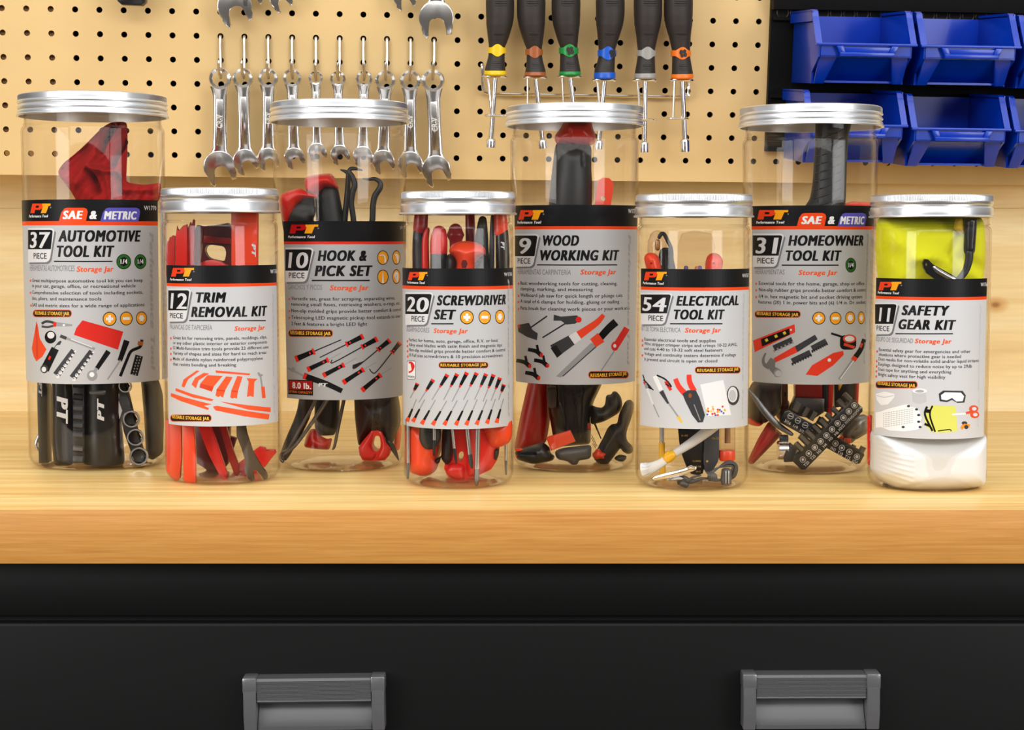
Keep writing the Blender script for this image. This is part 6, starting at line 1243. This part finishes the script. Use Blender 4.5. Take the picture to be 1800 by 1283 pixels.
K.plate([(1185, 775), (1225, 740), (1240, 760), (1215, 800)], -.3, .006, 0, .001); K.plate([(1255, 775), (1325, 770), (1320, 835), (1255, 830)], -.3, .006, 0, .001); K.done('picture_hook', M_ORNG, 'two small red blocks between the strips and the round steel face', 'block')
def bitstrip(label, P0, P1, hw, t0, icons, texts, bits, side):
    """strip from P0 to P1 (crop px); icons and texts along it; bits stick out on one side"""
    dx, dy = P1[0]-P0[0], P1[1]-P0[1]; L_ = math.hypot(dx, dy); d = (dx/L_, dy/L_); n = (-d[1]*side, d[0]*side)
    t = thing('bit_strip', label, 'bit strip', K.p(*P1, t0)); K.new(); r = 30
    f = lambda a, b: (P0[0]+d[0]*a+n[0]*b, P0[1]+d[1]*a+n[1]*b)
    K.plate([f(r, -hw), f(L_-r, -hw), f(L_, -hw+r), f(L_, hw-r), f(L_-r, hw), f(r, hw), f(0, hw-r), f(0, -hw+r)], t0, .0085, 0, .001); K.done('strip', M_DARK, parent=t)
    e = t0-.004
    for (x, y), kind in icons:
        for a, b in ((34, 28),):
            ring = [(x+a*math.cos(q), y+a*math.sin(q)) for q in [k*PI/12 for k in range(24)]]; inn = [(x+b*math.cos(q), y+b*math.sin(q)) for q in [k*PI/12 for k in range(24)]]
            V = [K.p(*q, e) for q in ring+inn]; K.mb.add(V, [(i, (i+1) % 24, 24+(i+1) % 24, 24+i) for i in range(24)])
        if kind == 'slot': V = [K.p(x+c*22, y+c*6+s*5, e) for c, s in ((-1, -1), (1, -1), (1, 1), (-1, 1))]; K.mb.add(V, [(0, 1, 2, 3)])
        else:
            rr = 18; V = [K.p(x+rr*(1 if k % 2 or kind == 'hex' else .7)*math.cos(k*PI/6), y+rr*(1 if k % 2 or kind == 'hex' else .7)*math.sin(k*PI/6), e) for k in range(12)]; K.mb.add(V, [tuple(range(12))])
    for st, x, y, w, h, ang in texts:
        vs, fs, ks = glyphs(st, .01, 0); ca, sa = math.cos(ang), math.sin(ang)
        K.mb.add([K.p(x+(px_*w)*ca+(py_*h)*sa, y+(px_*w)*sa-(py_*h)*ca, e) for px_, py_ in vs], fs)
    K.done('printed_sizes', M_PT, parent=t)
    for x, y, l, r in bits:
        K.tube([(x, y, t0+.04), (x+n[0]*l, y+n[1]*l, t0+.04)], r, 0, 1, 'flat', 6); K.done('bit', M_DSTEEL, parent=t)
    return t
bitstrip('black bit strip running down to the right under the other strip', (545, 515), (1450, 1010), 82, -.55,
    [((640, 522), 'slot'), ((722, 572), 'slot'), ((805, 625), 'slot'), ((885, 680), 'star'), ((1145, 830), 'star'), ((1218, 880), 'star'), ((1303, 925), 'star'), ((1388, 980), 'hex')],
    [('3/16', 565, 585, 78, 32, .5), ('1/4', 665, 640, 55, 32, .5), ('5/32', 735, 690, 70, 32, .5), ('PH3', 1085, 895, 60, 34, .45), ('T10', 1160, 945, 66, 38, .45), ('T15', 1245, 990, 66, 38, .45), ('ADA', 1325, 1040, 72, 36, .35)],
    [(690, 470, 110, 38), (775, 520, 110, 38), (860, 565, 110, 38), (1430, 930, 70, 36), (950, 615, 90, 34), (1330, 900, 60, 28)], -1)
bitstrip('black bit strip running up to the right on top of the other strip', (1410, 385), (720, 1085), 92, -.70,
    [((1360, 400), 'hex'), ((1297, 468), 'hex'), ((1235, 540), 'hex'), ((1170, 603), 'hex'), ((1107, 672), 'hex'), ((1045, 740), 'hex'), ((978, 806), 'hex'), ((912, 875), 'hex'), ((845, 943), 'star'), ((777, 1012), 'star')],
    [('H3/16', 1385, 490, 88, 30, -.8), ('H5/32', 1325, 560, 88, 30, -.8), ('H10', 1270, 612, 66, 32, -.8), ('H3/32', 1195, 692, 88, 30, -.8), ('H6', 1150, 745, 50, 32, -.8), ('H5', 1085, 808, 50, 32, -.8), ('H4', 1020, 882, 50, 32, -.8), ('H3', 955, 950, 50, 34, -.8), ('T25', 880, 1022, 66, 34, -.8), ('T20', 808, 1095, 66, 34, -.8)],
    [(1315, 345, 105, 34), (1245, 415, 105, 34), (1180, 500, 105, 30), (1110, 565, 95, 28), (1048, 635, 110, 44), (970, 700, 110, 40), (905, 770, 130, 42), (840, 830, 130, 40), (772, 905, 110, 36)], 1)
# ---- jar 8: safety gear
J = JS[8]; K = Kit(J, 'd')
vest = thing('safety_vest', 'folded bright yellow safety vest with black strap filling the top of the safety jar', 'vest', J.W(1200, 1300, 0))
K.relief([(888, 850), (1420, 846), (1545, 848), (1556, 960), (1560, 1100), (1540, 1290), (1300, 1330), (905, 1320), (880, 1120), (880, 980)], -.10, .024, 0, [(1080, 1110, 1280, 1100, .004, 40), (1270, 1090, 1540, 1180, -.004, 40), (1390, 900, 1300, 1080, -.003, 30), (960, 1000, 1150, 1080, .003, 50)], .30, 64, .00015, .8)
K.relief([(1375, 856), (1430, 852), (1432, 960), (1395, 945), (1362, 925)], -.66, .003, 1, (), .4, 20); K.done('fabric', [M_HIVIS, mat('amber_vest_lining', (206, 170, 24), .7)], parent=vest)
K.relief([(1432, 848), (1512, 848), (1504, 960), (1495, 1085), (1424, 1085), (1428, 960)], -.74, .004, 0, (), .3, 30); tag(K.done('strap', M_DARK, parent=vest), 'black strap')
K.tube([(1460, 1075, -.78), (1458, 1120, -.78), (1435, 1190, -.78), (1385, 1250, -.78), (1340, 1300, -.6)], [26, 25, 22, 20, 20], 0, .5, 'round', 14, 4); tag(K.done('cord', M_BLACK, parent=vest), 'black cord')
t = thing('safety_glasses', 'glossy black glasses arm with a hole, in front of the yellow vest', 'glasses', J.W(1280, 1200, -.7))
K.plate([(1172, 1135), (1182, 1112), (1205, 1115), (1235, 1145), (1300, 1180), (1380, 1225), (1400, 1250), (1400, 1300), (1330, 1280), (1250, 1240), (1195, 1200), (1176, 1165)], -.86, .004, 0, .0012, [[(1188, 1150), (1190, 1138), (1198, 1138), (1200, 1150), (1196, 1160)]]); K.done('arm', mat('glossy_black', (16, 16, 18), .12, coat=.5), parent=t)
K.relief([(1230, 1160), (1245, 1155), (1370, 1228), (1390, 1250), (1330, 1240), (1250, 1195)], -.868, .0014, 0, (), .5, 28); tag(K.done('gleam_strip', M_STEEL, parent=t), 'silvery strip standing for the white gleam')  # white gleam of the glossy arm put in as a steel-coloured strip
K = Kit(J, 'j')
t = thing('work_gloves', 'white ribbed knit gloves packed into the bottom of the safety jar', 'gloves', J.W(860, 940, 0))
K.relief([(205, 240), (1520, 240), (1515, 600), (1505, 800), (1480, 880), (1300, 915), (1120, 935), (900, 952), (640, 945), (430, 905), (340, 850), (240, 770), (195, 690), (205, 560)], -.08, .042, 0, [(215, 300+k*52, 560, 330+k*62, .0006, 15) for k in range(9)]+[(480, 330, 900, 420, .0006, 60), (560, 820, 1000, 640, .0008, 90), (520, 850, 640, 800, -.0008, 30)], .38, 96, 0, .8)
K.done('knit', M_GLOVE, parent=t)
K.relief([(165, 60), (222, 60), (215, 300), (208, 560), (190, 660), (168, 640), (164, 300)], .05, .004, 0, (), .45, 40, .0004); K.done('scissors', M_RED, 'narrow red plastic edge at the far left of the safety jar', 'scissors')
K.relief([(340, 862), (400, 870), (480, 915), (700, 945), (1000, 952), (1200, 925), (1290, 900), (1430, 880), (1490, 850), (1470, 900), (1300, 945), (1050, 962), (700, 960), (470, 930), (380, 900)], -.20, .006, 0, (), .5, 60); K.done('goggles', M_GREYB, 'dark grey goggle rim under the white gloves', 'goggles')
